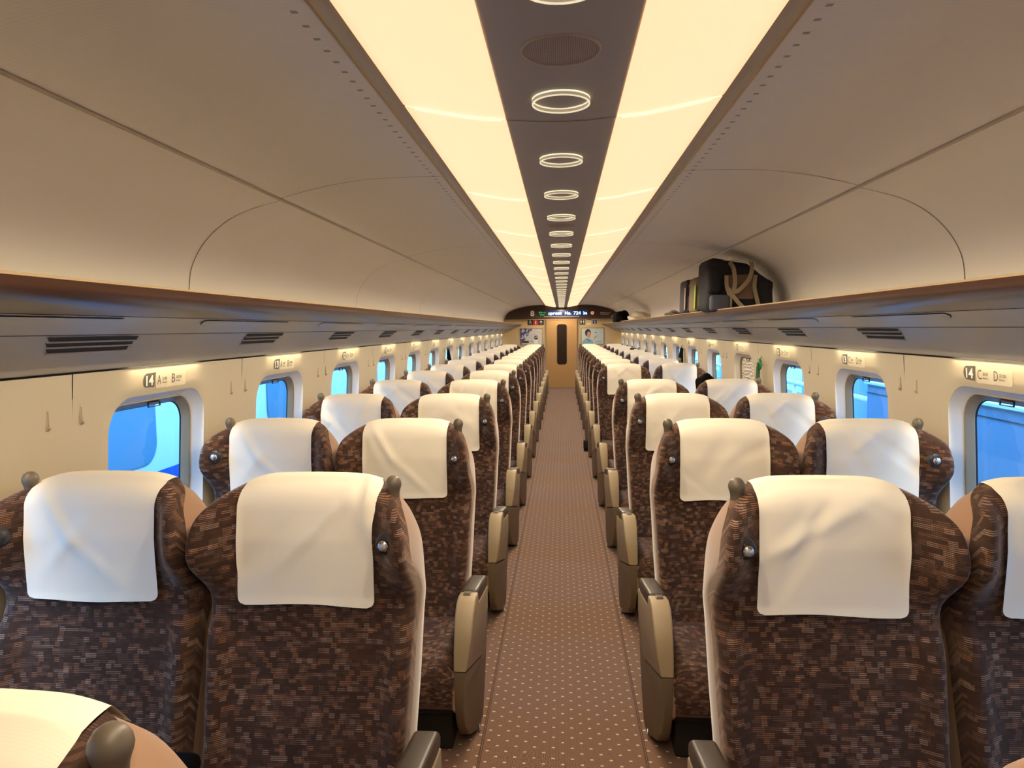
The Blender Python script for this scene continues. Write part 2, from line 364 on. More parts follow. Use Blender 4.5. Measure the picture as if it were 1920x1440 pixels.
for i in range(8):
    y = 1.407 + 2.32 * i
    if y > Y1 - 0.4: break
    e = empty('ceiling_speaker', (0, y, z0 + E), f'round grey speaker grille in the centre ceiling strip, {ORD[i]} from the camera', 'speaker', 'ceiling speakers')
    mb = MB(); mb.lathe([(0.0, -0.0022), (0.035, -0.0022), (0.0745, -0.0005)], (0, 0, 0), 40); mb.build('grille', M['speaker_mesh'], e)
    mb = MB(); mb.lathe([(0.0745, 0.001), (0.0750, -0.0020), (0.0785, -0.0020), (0.0795, 0.001)], (0, 0, 0), 40); mb.build('rim', M['frame_brown'], e)

# luggage racks (lip, brown underside) and the grey panel below them
for s, nm in ((-1, 'left'), (1, 'right')):
    rk = empty('luggage_rack', (s * 1.3, 0, 0.10 + E), f'long brown overhead luggage shelf along the {nm} side of the car' + (', empty' if s < 0 else ', with bags on it'), 'luggage rack')
    def ch(name, prof, mt): 
        o = strip(name, side(prof, s), mt, None); o.parent = rk; o.matrix_parent_inverse = Matrix.Translation((-s * 1.3, 0, -0.10 - E)); return o
    ch('shelf', [(1.527, 0.150), (1.515, 0.118), (1.49, 0.105), (1.30, 0.095), (1.10, 0.100), (1.055, 0.112)], M['rack_bin'])
    ch('lip', [(1.060, 0.112), (1.052, 0.1165), (1.043, 0.1165), (1.040, 0.1145), (1.0402, 0.1125), (1.0375, 0.1120), (1.0375, 0.1100), (1.040, 0.1095)], M['gold_lip'])
    ch('underside', catmull([(1.040, 0.1095), (1.050, 0.088), (1.080, 0.067), (1.13, 0.053), (1.195, 0.042)], 5), M['brown_gloss'])
    for k in range(0, 7):
        y = 4.05 + 2.32 * k
        o = strip('joint', side([(x - 0.001, z - 0.0012) for x, z in catmull([(1.040, 0.1095), (1.050, 0.088), (1.080, 0.067), (1.13, 0.053), (1.195, 0.042)], 5)], s), M['gap_black'], None, y, y + 0.003); o.parent = rk; o.matrix_parent_inverse = Matrix.Translation((-s * 1.3, 0, -0.10 - E))
    UND = catmull([(1.198, 0.0405), (1.26, 0.0215), (1.33, -0.0075)], 4)
    UND2 = catmull([(1.333, -0.0095), (1.38, -0.036), (1.43, -0.068), (1.48, -0.101), (1.512, -0.124)], 4)
    up = strip('trim_7' if s < 0 else 'trim_8', side(UND, s), M['underside_grey'])
    strip('joint', side([(1.193, 0.0435), (1.199, 0.0425)], s), M['gap_black'], None, parent=up)
    lp = strip('trim_9' if s < 0 else 'trim_10', side(UND2 + [(1.513, -0.120)], s), M['underside_grey'])
    strip('joint', side([(1.3295, -0.0065), (1.334, -0.0085)], s), M['gap_black'], None, parent=lp)

# lens shaped service covers and air vents under the racks
def onund(x):
    T = [(1.195, 0.042), (1.26, 0.0215), (1.33, -0.0085), (1.38, -0.036), (1.43, -0.068), (1.48, -0.101)]
    for (a, b), (c, d) in zip(T, T[1:]):
        if a <= x <= c: return b + (d - b) * (x - a) / (c - a)
    return T[-1][1]
def und_sheet(poly, s, lift):
    """poly of (x,y) on the underside surface"""
    return [(s * x, y, onund(x) + E - lift) for x, y in poly]
VN = {}
for s, nm in ((-1, 'left'), (1, 'right')):
    # prototype cover
    cv = empty('service_cover'); q = [(1.206, -0.36), (1.206, 0.36), (1.252, 0.30), (1.262, 0.26), (1.262, -0.26), (1.252, -0.30)]
    def ring(poly, g):
        cx = sum(p[0] for p in poly) / len(poly); cy = sum(p[1] for p in poly) / len(poly)
        return [(cx + (x - cx) * (1 - g / 0.03), cy + (y - cy) * (1 - g / 0.33)) for x, y in poly]
    for pname, pm, g, lift in (('shadow_gap', M['gap_black'], 0.0, 0.0022), ('cover_plate', M['underside_grey'], 0.0022, 0.0034)):
        rows_ = [(1.206 + g, 0.360 - 2.5 * g), (1.216, 0.357 - 2.5 * g), (1.228, 0.350 - 2.5 * g), (1.240, 0.336 - 2.5 * g), (1.252, 0.312 - 2.5 * g), (1.262 - g, 0.275 - 2.5 * g)]
        pts = und_sheet([(x, y) for x, h_ in rows_ for y in (-h_, h_)], s, lift)
        mb = MB(); mb.add(pts, [(2 * i, 2 * i + 1, 2 * i + 3, 2 * i + 2) for i in range(5)]); mb.build(pname, pm, cv, True)
    vt = empty('air_vent'); 
    sl = [(1.338, 1.359, -0.235, 0.180), (1.364, 1.386, -0.210, 0.195), (1.391, 1.414, -0.175, 0.208)]
    for (xa, xb, ya, yb) in sl:
        mb = MB(); pl = [(xa, ya), (xa, yb - 0.02), (xb, yb), (xb, ya + 0.035)]; mb.add(und_sheet(pl, s, 0.0015), [(0, 1, 2, 3)]); mb.build('slot', M['vent_dark'], vt, False)
    for (xa, xb, ya, yb) in sl:
        mb = MB(); P = [(s * (xb + 0.001), ya + 0.03, onund(xb) + E - 0.002), (s * (xb + 0.001), yb, onund(xb) + E - 0.002)]; mb.tube(P, 0.0040, 6); mb.build('louvre', M['reveal_grey'], vt)
    CH['service_cover'] = list(cv.children); VN[s] = (cv, vt, list(cv.children), list(vt.children))
for s, nm in ((-1, 'left'), (1, 'right')):
    cv, vt, cc, vc = VN[s]; CH[cv.name] = cc; CH[vt.name] = vc
    for k in range(-1, 14):
        yc = 2.65 + PITCH * k; yv = 1.955 + PITCH * k
        if k == -1: c, w = cv, vt
        else: c = copy_tree(cv); w = copy_tree(vt)
        c.location = (0, yc, 0); w.location = (0, yv, 0)
        n_ = ORD[k + 1]
        tag(c, f'grey lens shaped cover plate under the {nm} luggage shelf, {n_} from the camera', 'cover plate', f'cover plates under the {nm} shelf')
        tag(w, f'black slotted air vent below the {nm} luggage shelf, {n_} from the camera', 'air vent', f'air vents under the {nm} shelf')

# side walls with flared window recesses
WX = [(-0.10, 1.528), (-0.14, 1.530), (-0.30, 1.543), (-0.50, 1.558), (-0.80, 1.574), (-1.20, 1.580), (-1.575, 1.560)]
def wx(z): return lerp_tab(WX, z)
HZ0, HZ1 = -0.86, -0.235       # recess opening
def rrect(y0, y1, z0, z1, r, n=8, sup=1.0):
    pts = []
    for cx, cz, a0 in ((y1 - r, z1 - r, 0), (y0 + r, z1 - r, pi / 2), (y0 + r, z0 + r, pi), (y1 - r, z0 + r, 3 * pi / 2)):
        for k in range(n + 1):
            a = a0 + pi / 2 * k / n; pts.append((cx + r * cos(a), cz + r * sin(a)))
    return pts
def outer_match(hole, y0, y1, z0, z1, yc, zc):
    out = []
    for (y, z) in hole:
        dy, dz = y - yc, z - zc; t = 1e9
        if dy > 1e-9: t = min(t, (y1 - yc) / dy)
        if dy < -1e-9: t = min(t, (y0 - yc) / dy)
        if dz > 1e-9: t = min(t, (z1 - zc) / dz)
        if dz < -1e-9: t = min(t, (z0 - zc) / dz)
        out.append((yc + dy * t, zc + dz * t))
    return out
NW = 14; WIN_C = [2.57 + PITCH * k for k in range(-4, 14)]   # centres; index 4 = window beside row 14
def bay(mb, s, y0, y1, yc):
    hole = rrect(yc - 0.32, yc + 0.32, HZ0, HZ1, 0.125, 8); zc = (HZ0 + HZ1) / 2
    # insert exact rectangle corners by snapping nearest directions
    outer = outer_match(hole, y0, y1, -1.575, -0.128, yc, zc)
    corners = [(y0, -1.575), (y0, -0.128), (y1, -1.575), (y1, -0.128)]
    for c in corners:
        i = min(range(len(outer)), key=lambda i: (outer[i][0] - c[0]) ** 2 + (outer[i][1] - c[1]) ** 2); outer[i] = c
    n = len(hole); R = 7; vs = []; us = []
    for r in range(R):
        t = r / (R - 1)
        for h, o in zip(hole, outer):
            y = h[0] + (o[0] - h[0]) * t; z = h[1] + (o[1] - h[1]) * t; x = wx(z)
            if r == 0: x += 0.004
            vs.append((s * x, y, z + E)); us.append((y, z))
    fs = [(r * n + k, r * n + (k + 1) % n, (r + 1) * n + (k + 1) % n, (r + 1) * n + k) for r in range(R - 1) for k in range(n)]
    mb.add(vs, fs, us)
BLINDS = {(1, 11)}
for s, nm in ((-1, 'left'), (1, 'right')):
    mb = MB(); edges = [3.225 + PITCH * k for k in range(-5, 13)] 
    bays = []
    for i, yc in enumerate(WIN_C):
        a = 3.225 - 0.655 + (yc - 2.57) - 0.505 + 0.0; a = yc - 0.505; b = yc + 0.655
        a = max(a, Y0); b = min(b, Y1)
        if i == len(WIN_C) - 1: b = Y1
        if b - a < 0.9: continue
        bays.append((i, yc)); bay(mb, s, a, b, yc)
    fy = bays[0][1] - 0.505
    if fy > Y0 + 0.01:
        zz = [-0.128 - (1.575 - 0.128) * j / 10 for j in range(11)]
        mb.add([(s * wx(z), y, z + E) for z in zz for y in (Y0, fy)], [(2 * j, 2 * j + 1, 2 * j + 3, 2 * j + 2) for j in range(10)])
    wall = struct('wall_' + nm, mb.mesh('wall_' + nm, M['wall_cream']))
    for i, yc in bays:
        y = yc + 0.655
        if y > Y1 - 0.1: continue
        zz = [-0.130 - 1.44 * j / 12 for j in range(13)]
        jb = MB(); jb.add([(s * (wx(z) - 0.0012), yy, z + E) for z in zz for yy in (y - 0.002, y + 0.002)], [(2 * j, 2 * j + 1, 2 * j + 3, 2 * j + 2) for j in range(12)])
        jb.build('panel_joint', M['gap_black'], wall)
    # windows
    for i, yc in bays:
        row = 18 - i
        wname = f'window_{(i + 1) + (0 if s < 0 else 20)}'
        e = empty(wname, (s * 1.56, yc, HZ0 + E)); e['kind'] = 'structure'; e['label'] = f'rounded train window in the {nm} wall' + (f' under row sign {row}' if row <= 14 else ' behind the camera')
        off = Vector((-s * 1.56, -yc, -HZ0 - E))
        def loft(name, rings, mt):
            vs = []; n = len(rings[0][0])
            for pts, xo in rings:
                for (y, z) in pts: vs.append(Vector((s * (xo if not callable(xo) else xo(z)), y, z + E)) + off)
            fs = [(r * n + k, r * n + (k + 1) % n, (r + 1) * n + (k + 1) % n, (r + 1) * n + k) for r in range(len(rings) - 1) for k in range(n)]
            return obj(name, mesh(name, vs, fs, mt, True), e)
        r0 = rrect(yc - 0.32, yc + 0.32, HZ0, HZ1, 0.125); r1 = rrect(yc - 0.316, yc + 0.316, HZ0 + 0.004, HZ1 - 0.004, 0.122); r2 = rrect(yc - 0.288, yc + 0.288, HZ0 + 0.028, HZ1 - 0.028, 0.105)
        loft('reveal', [(r0, lambda z: wx(z) + 0.004), (r1, lambda z: wx(z) + 0.012), (r2, lambda z: wx(z) + 0.046)], M['reveal_grey'])
        r3 = rrect(yc - 0.284, yc + 0.284, HZ0 + 0.032, HZ1 - 0.032, 0.102); r4 = rrect(yc - 0.262, yc + 0.262, HZ0 + 0.05, HZ1 - 0.052, 0.09)
        loft('frame', [(r2, lambda z: wx(z) + 0.046), (r3, lambda z: wx(z) + 0.044), (r3, lambda z: wx(z) + 0.052), (r4, lambda z: wx(z) + 0.068), (r4, lambda z: wx(z) + 0.080)], M['window_frame'])
        r5 = rrect(yc - 0.2585, yc + 0.2585, HZ0 + 0.053, HZ1 - 0.0555, 0.088)
        loft('gasket', [(r4, lambda z: wx(z) + 0.074), (r5, lambda z: wx(z) + 0.076), (r5, lambda z: wx(z) + 0.079)], M['gasket'])
        g = mesh('pane', [Vector((s * (wx(z) + 0.078), y, z + E)) + off for y, z in r4], [tuple(range(len(r4)))], M['glass'], False); obj('pane', g, e)
        hb = MB(); yy = yc + 0.03; zt = HZ1 - 0.047
        X_ = wx(zt) + 0.052
        for (ya, yb, za, zb) in ((yy - 0.04, yy + 0.04, zt + 0.004, zt + 0.007), (yy - 0.04, yy + 0.04, zt - 0.012, zt - 0.009), (yy - 0.04, yy - 0.037, zt - 0.012, zt + 0.007), (yy + 0.037, yy + 0.04, zt - 0.012, zt + 0.007)):
            hb.box(min(s * X_, s * (X_ + 0.006)), max(s * X_, s * (X_ + 0.006)), ya, yb, za + E, zb + E)
        hb.v = [tuple(Vector(v) + off) for v in hb.v]; hb.build('blind_handle', M['bezel'], e, False)
        if (s, row) in BLINDS:
            bl = MB(); nv = 60; vs = []
            rr = rrect(yc - 0.275, yc + 0.275, HZ0 + 0.04, HZ1 - 0.038, 0.095)
            bl.add([Vector((s * (wx(z) + 0.060), y, z + E)) + off for y, z in rr], [tuple(range(len(rr)))])
            bl.u = [(y, z) for y, z in rr]
            bm_ = mat('blind_relief', srgb(214, 204, 190), 0.5); nb = NB(bm_); X, Y, Z, ov = nb.obj()
            wv_ = nb.m('SINE', nb.m('ADD', nb.m('MULTIPLY', Z, 210.0), nb.m('MULTIPLY', nb.noise(ov, 14, 2), 16.0))); nb.bump(wv_, 1.0, 0.004)
            bl.build('roller_blind', bm_, e, False)
        # the little wash lamp tucked above the window
        ld = bpy.data.lights.new('wash_lamp', 'AREA'); ld.shape = 'RECTANGLE'; ld.size = 0.46; ld.size_y = 0.010; ld.energy = WASH_POWER; ld.color = (1.0, 0.80, 0.50); ld.spread = 2.6
        lo = bpy.data.objects.new('wash_lamp', ld); COL.objects.link(lo); lo.parent = e
        lo.location = Vector((s * 1.5205, yc + 0.02, -0.0950 + E)) + off
        lo.rotation_euler = (Vector((-s * 0.0, 0, 1))).to_track_quat('Z', 'Y').to_euler()
        lo.rotation_euler = (0, 0, pi / 2)
# close the top of the outer skin so that no sky leaks in over the panels
for s, nm in ((-1, 'left'), (1, 'right')):
    strip('trim_11' if s < 0 else 'trim_12', side([(1.5285, -0.132), (1.534, -0.05), (1.60, 0.3), (1.45, 0.62), (1.0, 0.72), (0.0, 0.75)], s), M['gap_black'])

# end walls
ew = MB(); ew.add([(-1.60, Y1, 0), (1.60, Y1, 0), (1.60, Y1, 2.3), (-1.60, Y1, 2.3)], [(0, 1, 2, 3)]); m = mat('endwall', srgb(196, 168, 120), 0.55); wall_end = struct('wall_end', ew.mesh('wall_end', m, False))
bk = MB(); bk.add([(-1.60, Y0, 0), (1.60, Y0, 0), (1.60, Y0, 2.3), (-1.60, Y0, 2.3)], [(0, 1, 2, 3)]); struct('wall_back', bk.mesh('wall_back', m, False))
mat('door_tan', srgb(176, 134, 82), 0.5); mat('door_glass', srgb(40, 28, 22), 0.15); mat('header_brown', srgb(66, 44, 32), 0.4); mat('white_paint', srgb(250, 240, 224), 0.5)
dr = empty('door_1', (0, Y1, 0)); dr['kind'] = 'structure'
mb = MB(); mb.box(-0.400, 0.405, -0.045, -0.012, 0.004, 1.845, 0.004, 1); mb.build('door_leaf', M['door_tan'], dr, False)
def pr(poly, y0, y1): b = MB(); b.prism(poly, y0, y1, 'Y'); return b
pl = rrect(-0.122, 0.134, 0.62, 1.675, 0.07, 6); pl = [(x * (1.0 if not 0.78 < z < 1.5 else 1.06), z) for x, z in pl]
b = pr(pl, -0.052, -0.040); b.build('door_window', M['door_glass'], dr, False)
fr2 = MB(); pl2 = [(0.006 + (x - 0.006) * 1.07, 1.147 + (z - 1.147) * 1.015) for x, z in pl]; fr2.prism(pl2, -0.049, -0.043, 'Y'); fr2.build('window_rim', M['armrest_beige'], dr, False)
mb = MB(); mb.box(-0.425, -0.400, -0.03, 0.0, 0, 1.86); mb.box(0.405, 0.430, -0.03, 0.0, 0, 1.86); mb.box(-0.425, 0.430, -0.03, 0.0, 1.845, 1.862); mb.build('door_frame', M['armrest_beige'], dr, False)
mb = MB(); mb.box(0.405, 0.4095, -0.047, -0.03, 0, 1.845); mb.build('door_gap', M['gap_black'], dr, False)
hd = empty('header_panel', (0, Y1, 1.80), 'dark brown arched header panel above the end door', 'panel')
ARCH = [(-1.47, 0.22), (-1.466, 0.29), (-1.44, 0.35), (-1.36, 0.43), (-1.16, 0.52), (-0.82, 0.577), (-0.45, 0.595), (-0.146, 0.56), (0.146, 0.56), (0.45, 0.595), (0.82, 0.577), (1.16, 0.52), (1.36, 0.43), (1.44, 0.35), (1.466, 0.29), (1.47, 0.22)]
b = MB(); b.prism([(x, z + E - 1.80) for x, z in ARCH] , -0.06, -0.004, 'Y'); b.build('fascia', M['header_brown'], hd, False)
mb = MB(); mb.box(-0.46, 0.46, -0.075, -0.058, 1.870 - 1.80, 1.882 - 1.80, 0.003, 1); mb.build('light_strip_edge', M['gold_lip'], hd, False)
mb = MB(); mb.box(-1.47, 1.47, -0.064, -0.010, 1.792 - 1.80, 1.806 - 1.80); mb.build('bottom_edge', M['frame_brown'], hd, False)
def put_text(name, txt, h, mt, x, z, y, parent, sx=1.0, bold=0.0, width=None):
    me = text_mesh(txt, h * 1.4, mt, sx, bold=bold); o = obj(name, me, parent)
    if width:
        w = max(v.co.x for v in me.vertices)
        for v in me.vertices: v.co.x *= width / w
    yy = [v.co.y for v in me.vertices]; y0_ = min(yy); hh = max(yy) - y0_
    for v in me.vertices: v.co.y = (v.co.y - y0_) * h / hh
    o.matrix_local = Matrix(((1, 0, 0, x), (0, 0, -1, y), (0, 1, 0, z), (0, 0, 0, 1))); return o
# text on the end wall faces -Y: right = +X
FY = -0.0615
put_text('car_number', '8', 0.150, M['white_paint'], -0.816, 1.886 - 1.80, FY, hd, bold=0.009, width=0.104)
mat('green_lit', srgb(20, 60, 40), 0.4, emit=(0.02, 0.75, 0.22, 1), estr=1.0); mat('sign_black', srgb(18, 16, 16), 0.4)
mat('led_text', srgb(120, 170, 220), 0.4, emit=(0.55, 0.85, 1.0, 1), estr=1.4); mat('led_back', srgb(10, 20, 60), 0.3, emit=(0.0, 0.02, 0.10, 1), estr=0.6)
mat('orange_lit', srgb(230, 170, 130), 0.4, emit=(0.9, 0.45, 0.25, 1), estr=0.5)
gs = empty('green_car_sign', (-0.507, Y1 - 0.0605, 1.963), 'small lit green sign beside the number 8 on the header', 'sign')
mb = MB(); mb.box(-0.105, 0.105, -0.004, 0.0, -0.058, 0.058); mb.build('plate', M['sign_black'], gs, False)
put_text('lettering', 'グリーン', 0.056, M['green_lit'], -0.090, -0.012, -0.005, gs, bold=0.003, width=0.18); put_text('lettering', 'Green', 0.026, M['green_lit'], -0.06, -0.050, -0.005, gs, bold=0.002, width=0.12)
ld_ = empty('led_display', (0.156, Y1 - 0.0605, 1.960), 'scrolling blue and white led text display over the end door', 'display')
mb = MB(); mb.box(-0.525, 0.525, -0.004, 0.0, -0.072, 0.072); mb.build('screen', M['led_back'], ld_, False)
for txt, x, w, z, h in (('x', -0.505, 0.045, -0.040, 0.058), ('press', -0.450, 0.30, -0.060, 0.082), ('No.', -0.07, 0.165, -0.040, 0.088), ('724', 0.155, 0.190, -0.040, 0.088), ('be', 0.41, 0.095, -0.040, 0.088)):
    put_text('lettering', txt, h, M['led_text'], x, z, -0.005, ld_, bold=0.004, width=w)
ns = empty('no_smoking_sign', (0.80, Y1 - 0.0605, 1.960), 'round orange lit pictogram right of the text display', 'sign')
mb = MB(); mb.lathe([(0.0, -0.003), (0.045, -0.003), (0.045, 0.0)], (0, 0, 0), 20, 'Y'); mb.build('disc', M['orange_lit'], ns, False)
mb = MB(); mb.box(-0.026, 0.026, -0.006, -0.0035, -0.006, 0.004); mb.box(-0.012, -0.007, -0.006, -0.0035, 0.006, 0.022); mb.box(0.006, 0.011, -0.006, -0.0035, 0.006, 0.022); mb.build('pictogram', M['header_brown'], ns, False)
rs = empty('small_plate_sign', (1.12, Y1 - 0.0605, 1.945), 'narrow white lettered plate at the right end of the brown header', 'sign')
mb = MB(); mb.box(-0.16, 0.17, -0.003, 0, -0.036, 0.040); mb.build('plate', M['header_brown'], rs, False)
put_text('lettering', '車内案内 Service', 0.026, M['white_paint'], -0.12, 0.004, -0.004, rs, width=0.27); put_text('lettering', 'Information', 0.022, M['white_paint'], -0.10, -0.030, -0.004, rs, width=0.20)
# signs under the header
mat('sign_red', srgb(186, 30, 36), 0.4); mat('sign_cream', srgb(232, 214, 168), 0.5); mat('sign_blue', srgb(34, 42, 110), 0.4); mat('sign_white', srgb(225, 222, 210), 0.5)
es = empty('direction_sign', (-0.68, Y1 - 0.001, 1.730), 'black sign with figure, red telephone panel and up arrow left of the end door', 'sign')
mb = MB(); mb.box(-0.212, 0.212, -0.006, 0, -0.074, 0.074); mb.build('plate', M['sign_black'], es, False)
mb = MB(); mb.box(-0.068, 0.070, -0.008, -0.0055, -0.074, 0.074); mb.build('red_panel', M['sign_red'], es, False)
mb = MB(); mb.prism([(0.104, -0.045), (0.152, 0), (0.139, 0.008)], 0, 1, 'Y') if False else None
mb.prism([(0.134, -0.046), (0.148, -0.046), (0.148, 0.018), (0.172, -0.006), (0.181, 0.004), (0.141, 0.046), (0.101, 0.004), (0.110, -0.006), (0.134, 0.018)], -0.009, -0.0062, 'Y'); mb.build('arrow', M['sign_white'], es, False)
mb = MB(); mb.tube([(-0.012, -0.0095, -0.05), (-0.012, -0.0095, 0.045)], 0.006, 6); mb.tube([(0.010, -0.0095, -0.05), (0.010, -0.0095, 0.045)], 0.006, 6); mb.box(-0.018, 0.016, -0.010, -0.0085, -0.045, 0.030); mb.build('pictogram', M['sign_cream'], es, False)
mb = MB()
for a, c in (((-0.140, 0.036), (-0.140, 0.050)),): mb.lathe([(0.0, -0.008), (0.010, -0.008), (0.010, -0.006)], (-0.138, 0, 0.044), 12, 'Y')
for P in ([(-0.140, 0.030), (-0.128, 0.0), (-0.118, -0.020), (-0.112, -0.050)], [(-0.128, 0.0), (-0.148, -0.020), (-0.170, -0.045)], [(-0.140, 0.028), (-0.165, 0.020), (-0.178, 0.000)], [(-0.140, 0.028), (-0.115, 0.010)]):
    mb.tube([(x, -0.008, z) for x, z in P], 0.0055, 6)
mb.build('running_figure', M['sign_white'], es, False)
ts = empty('toilet_sign', (0.542, Y1 - 0.001, 1.733), 'black toilet pictogram sign right of the end door', 'sign')
mb = MB(); mb.prism(rrect(-0.070, 0.070, -0.076, 0.076, 0.012, 3), -0.006, 0, 'Y'); mb.build('plate', M['sign_black'], ts, False)
mb = MB()
for cx in (-0.033, 0.033):
    mb.lathe([(0.0, -0.009), (0.010, -0.009), (0.010, -0.006)], (cx, 0, 0.040), 12, 'Y')
    mb.prism([(cx - 0.018, 0.024), (cx + 0.018, 0.024), (cx + 0.020, -0.008), (cx + 0.008, -0.012), (cx + 0.007, -0.05), (cx - 0.007, -0.05), (cx - 0.008, -0.012), (cx - 0.020, -0.008)], -0.009, -0.0062, 'Y')
mb.build('figures', M['sign_white'], ts, False)
ws = empty('warning_notice', (0.715, Y1 - 0.001, 1.728), 'small cream notice with red heading between two signs', 'notice')
mb = MB(); mb.box(-0.058, 0.058, -0.004, 0, -0.082, 0.080); mb.build('sheet', M['sign_cream'], ws, False)
mb = MB(); mb.box(-0.058, 0.058, -0.0055, -0.0042, 0.045, 0.080); mb.build('heading', M['sign_red'], ws, False)
mb = MB(); mb.prism([(0.018, -0.014), (0.040, 0.000), (0.018, 0.014)], -0.0058, -0.0042, 'Y'); mb.box(-0.045, 0.0, -0.0058, -0.0042, 0.004, 0.010); mb.box(-0.045, 0.0, -0.0058, -0.0042, -0.010, -0.004); mb.box(-0.045, 0.04, -0.0058, -0.0042, -0.05, -0.046); mb.build('marks', M['bezel'], ws, False)
bs = empty('blue_notice', (0.866, Y1 - 0.001, 1.725), 'small square dark blue notice right of the toilet sign', 'notice')
mb = MB(); mb.box(-0.060, 0.060, -0.004, 0, -0.058, 0.058); mb.build('border', M['sign_cream'], bs, False)
mb = MB(); mb.box(-0.053, 0.053, -0.0055, -0.0042, -0.048, 0.048); mb.build('field', M['sign_blue'], bs, False)
mb = MB(); mb.lathe([(0, -0.0075), (0.018, -0.0075), (0.018, -0.0057)], (0, 0, 0.018), 14, 'Y'); mb.box(-0.014, 0.014, -0.0075, -0.0057, -0.036, -0.004); mb.build('pictogram', M['reveal_grey'], bs, False)
# posters
m = mat('poster_collage', srgb(190, 188, 186), 0.35); nb = NB(m); X, Y, Z, ov = nb.obj()
vo = m.node_tree.nodes.new('ShaderNodeTexVoronoi'); vo.inputs['Scale'].default_value = 26; m.node_tree.links.new(ov, vo.inputs['Vector'])
spk = nb.m('LESS_THAN', vo.outputs['Distance'], 0.20)
diag = nb.m('GREATER_THAN', nb.m('SUBTRACT', Z, nb.m('MULTIPLY', X, 1.35)), nb.m('ADD', 0.10, nb.m('MULTIPLY', nb.noise(ov, 9, 3), 0.14)))
cc = nb.mix(nb.m('MULTIPLY', spk, 0.8), srgb(196, 192, 186), srgb(30, 28, 40)); cc2 = nb.ramp(nb.noise(ov, 16, 4), [(0.40, srgb(52, 54, 92)), (0.52, srgb(96, 98, 140)), (0.60, srgb(200, 196, 205))])
nb.base(nb.mix(diag, cc, cc2))
def poster(name, cx, cz, w, h, mt, label):
    e = empty(name, (cx, Y1 - 0.001, cz), label, 'poster')
    mb = MB(); mb.box(-w / 2, w / 2, -0.008, 0, -h / 2, h / 2); mb.build('sheet', mt, e, False)
    mb = MB(); t = 0.012
    mb.box(-w / 2 - t, w / 2 + t, -0.014, -0.001, h / 2, h / 2 + t); mb.box(-w / 2 - t, w / 2 + t, -0.014, -0.001, -h / 2 - t, -h / 2); mb.box(-w / 2 - t, -w / 2, -0.014, -0.001, -h / 2, h / 2); mb.box(w / 2, w / 2 + t, -0.014, -0.001, -h / 2, h / 2); mb.build('frame', M['armrest_lower'], e, False)
    return e
p1 = poster('poster', -0.792, 1.355, 0.565, 0.41, m, 'indigo and grey collage poster with a black ball, left of end door')
mb = MB(); mb.lathe([(0, -0.011), (0.052, -0.011), (0.052, -0.0085)], (0.118, 0, -0.025), 24, 'Y'); mb.build('black_ball', M['sign_black'], p1, False)
mb = MB(); mb.lathe([(0, -0.013), (0.014, -0.013), (0.014, -0.0115)], (0.095, 0, -0.022), 12, 'Y'); mb.lathe([(0, -0.013), (0.014, -0.013), (0.014, -0.0115)], (0.138, 0, -0.014), 12, 'Y')
mb.box(-0.25, -0.12, -0.011, -0.0085, -0.012, 0.000); mb.box(-0.25, -0.10, -0.011, -0.0085, -0.040, -0.028); mb.box(0.07, 0.16, -0.010, -0.0085, -0.19, -0.09); mb.build('pale_marks', M['sign_white'], p1, False)
mb = MB(); mb.box(-0.25, -0.07, -0.011, -0.0085, -0.165, -0.110); mb.box(-0.05, 0.05, -0.011, -0.0085, -0.125, -0.115); mb.build('dark_caption', M['header_brown'], p1, False)
mat('poster_sky', srgb(186, 196, 188), 0.35); mat('skin_print', srgb(196, 140, 112), 0.6); mat('hair_print', srgb(44, 34, 32), 0.6); mat('shirt_print', srgb(128, 166, 176), 0.6); mat('strap_print', srgb(58, 90, 130), 0.6)
p2 = poster('poster', 0.808, 1.358, 0.575, 0.41, M['poster_sky'], 'pale poster of a dark haired person in light blue, right of end door')
def flat(name, poly, mt, d, par):
    b = MB(); b.prism(poly, -0.0085 - d, -0.0080, 'Y'); return b.build(name, mt, par, False)
def ell(cx, cz, rx, rz, n=20, a=0): return [(cx + rx * cos(t) * cos(a) - rz * sin(t) * sin(a), cz + rx * cos(t) * sin(a) + rz * sin(t) * cos(a)) for t in [2 * pi * k / n for k in range(n)]]
flat('printed_shirt', [(-0.27, -0.195), (-0.265, -0.15), (-0.22, -0.09), (-0.17, -0.060), (-0.10, -0.060), (-0.04, -0.09), (0.01, -0.15), (0.02, -0.195)], M['shirt_print'], 0.001, p2)
flat('printed_strap', [(-0.17, -0.062), (-0.145, -0.060), (-0.055, -0.14), (-0.07, -0.15)], M['strap_print'], 0.002, p2)
flat('printed_hair', ell(-0.120, 0.085, 0.078, 0.100), M['hair_print'], 0.002, p2)
flat('printed_face', ell(-0.098, 0.040, 0.050, 0.082), M['skin_print'], 0.003, p2)
flat('printed_hand', [(0.02, -0.09), (0.05, -0.04), (0.055, 0.01), (0.075, -0.005), (0.13, 0.025), (0.14, 0.015), (0.11, -0.015), (0.09, -0.035), (0.06, -0.06), (0.035, -0.095)], M['skin_print'], 0.002, p2)
flat('printed_object', ell(0.085, 0.095, 0.030, 0.012) , M['strap_print'], 0.002, p2)
flat('printed_caption', [(0.06, -0.150), (0.24, -0.135), (0.24, -0.145), (0.06, -0.160)], M['strap_print'], 0.002, p2)

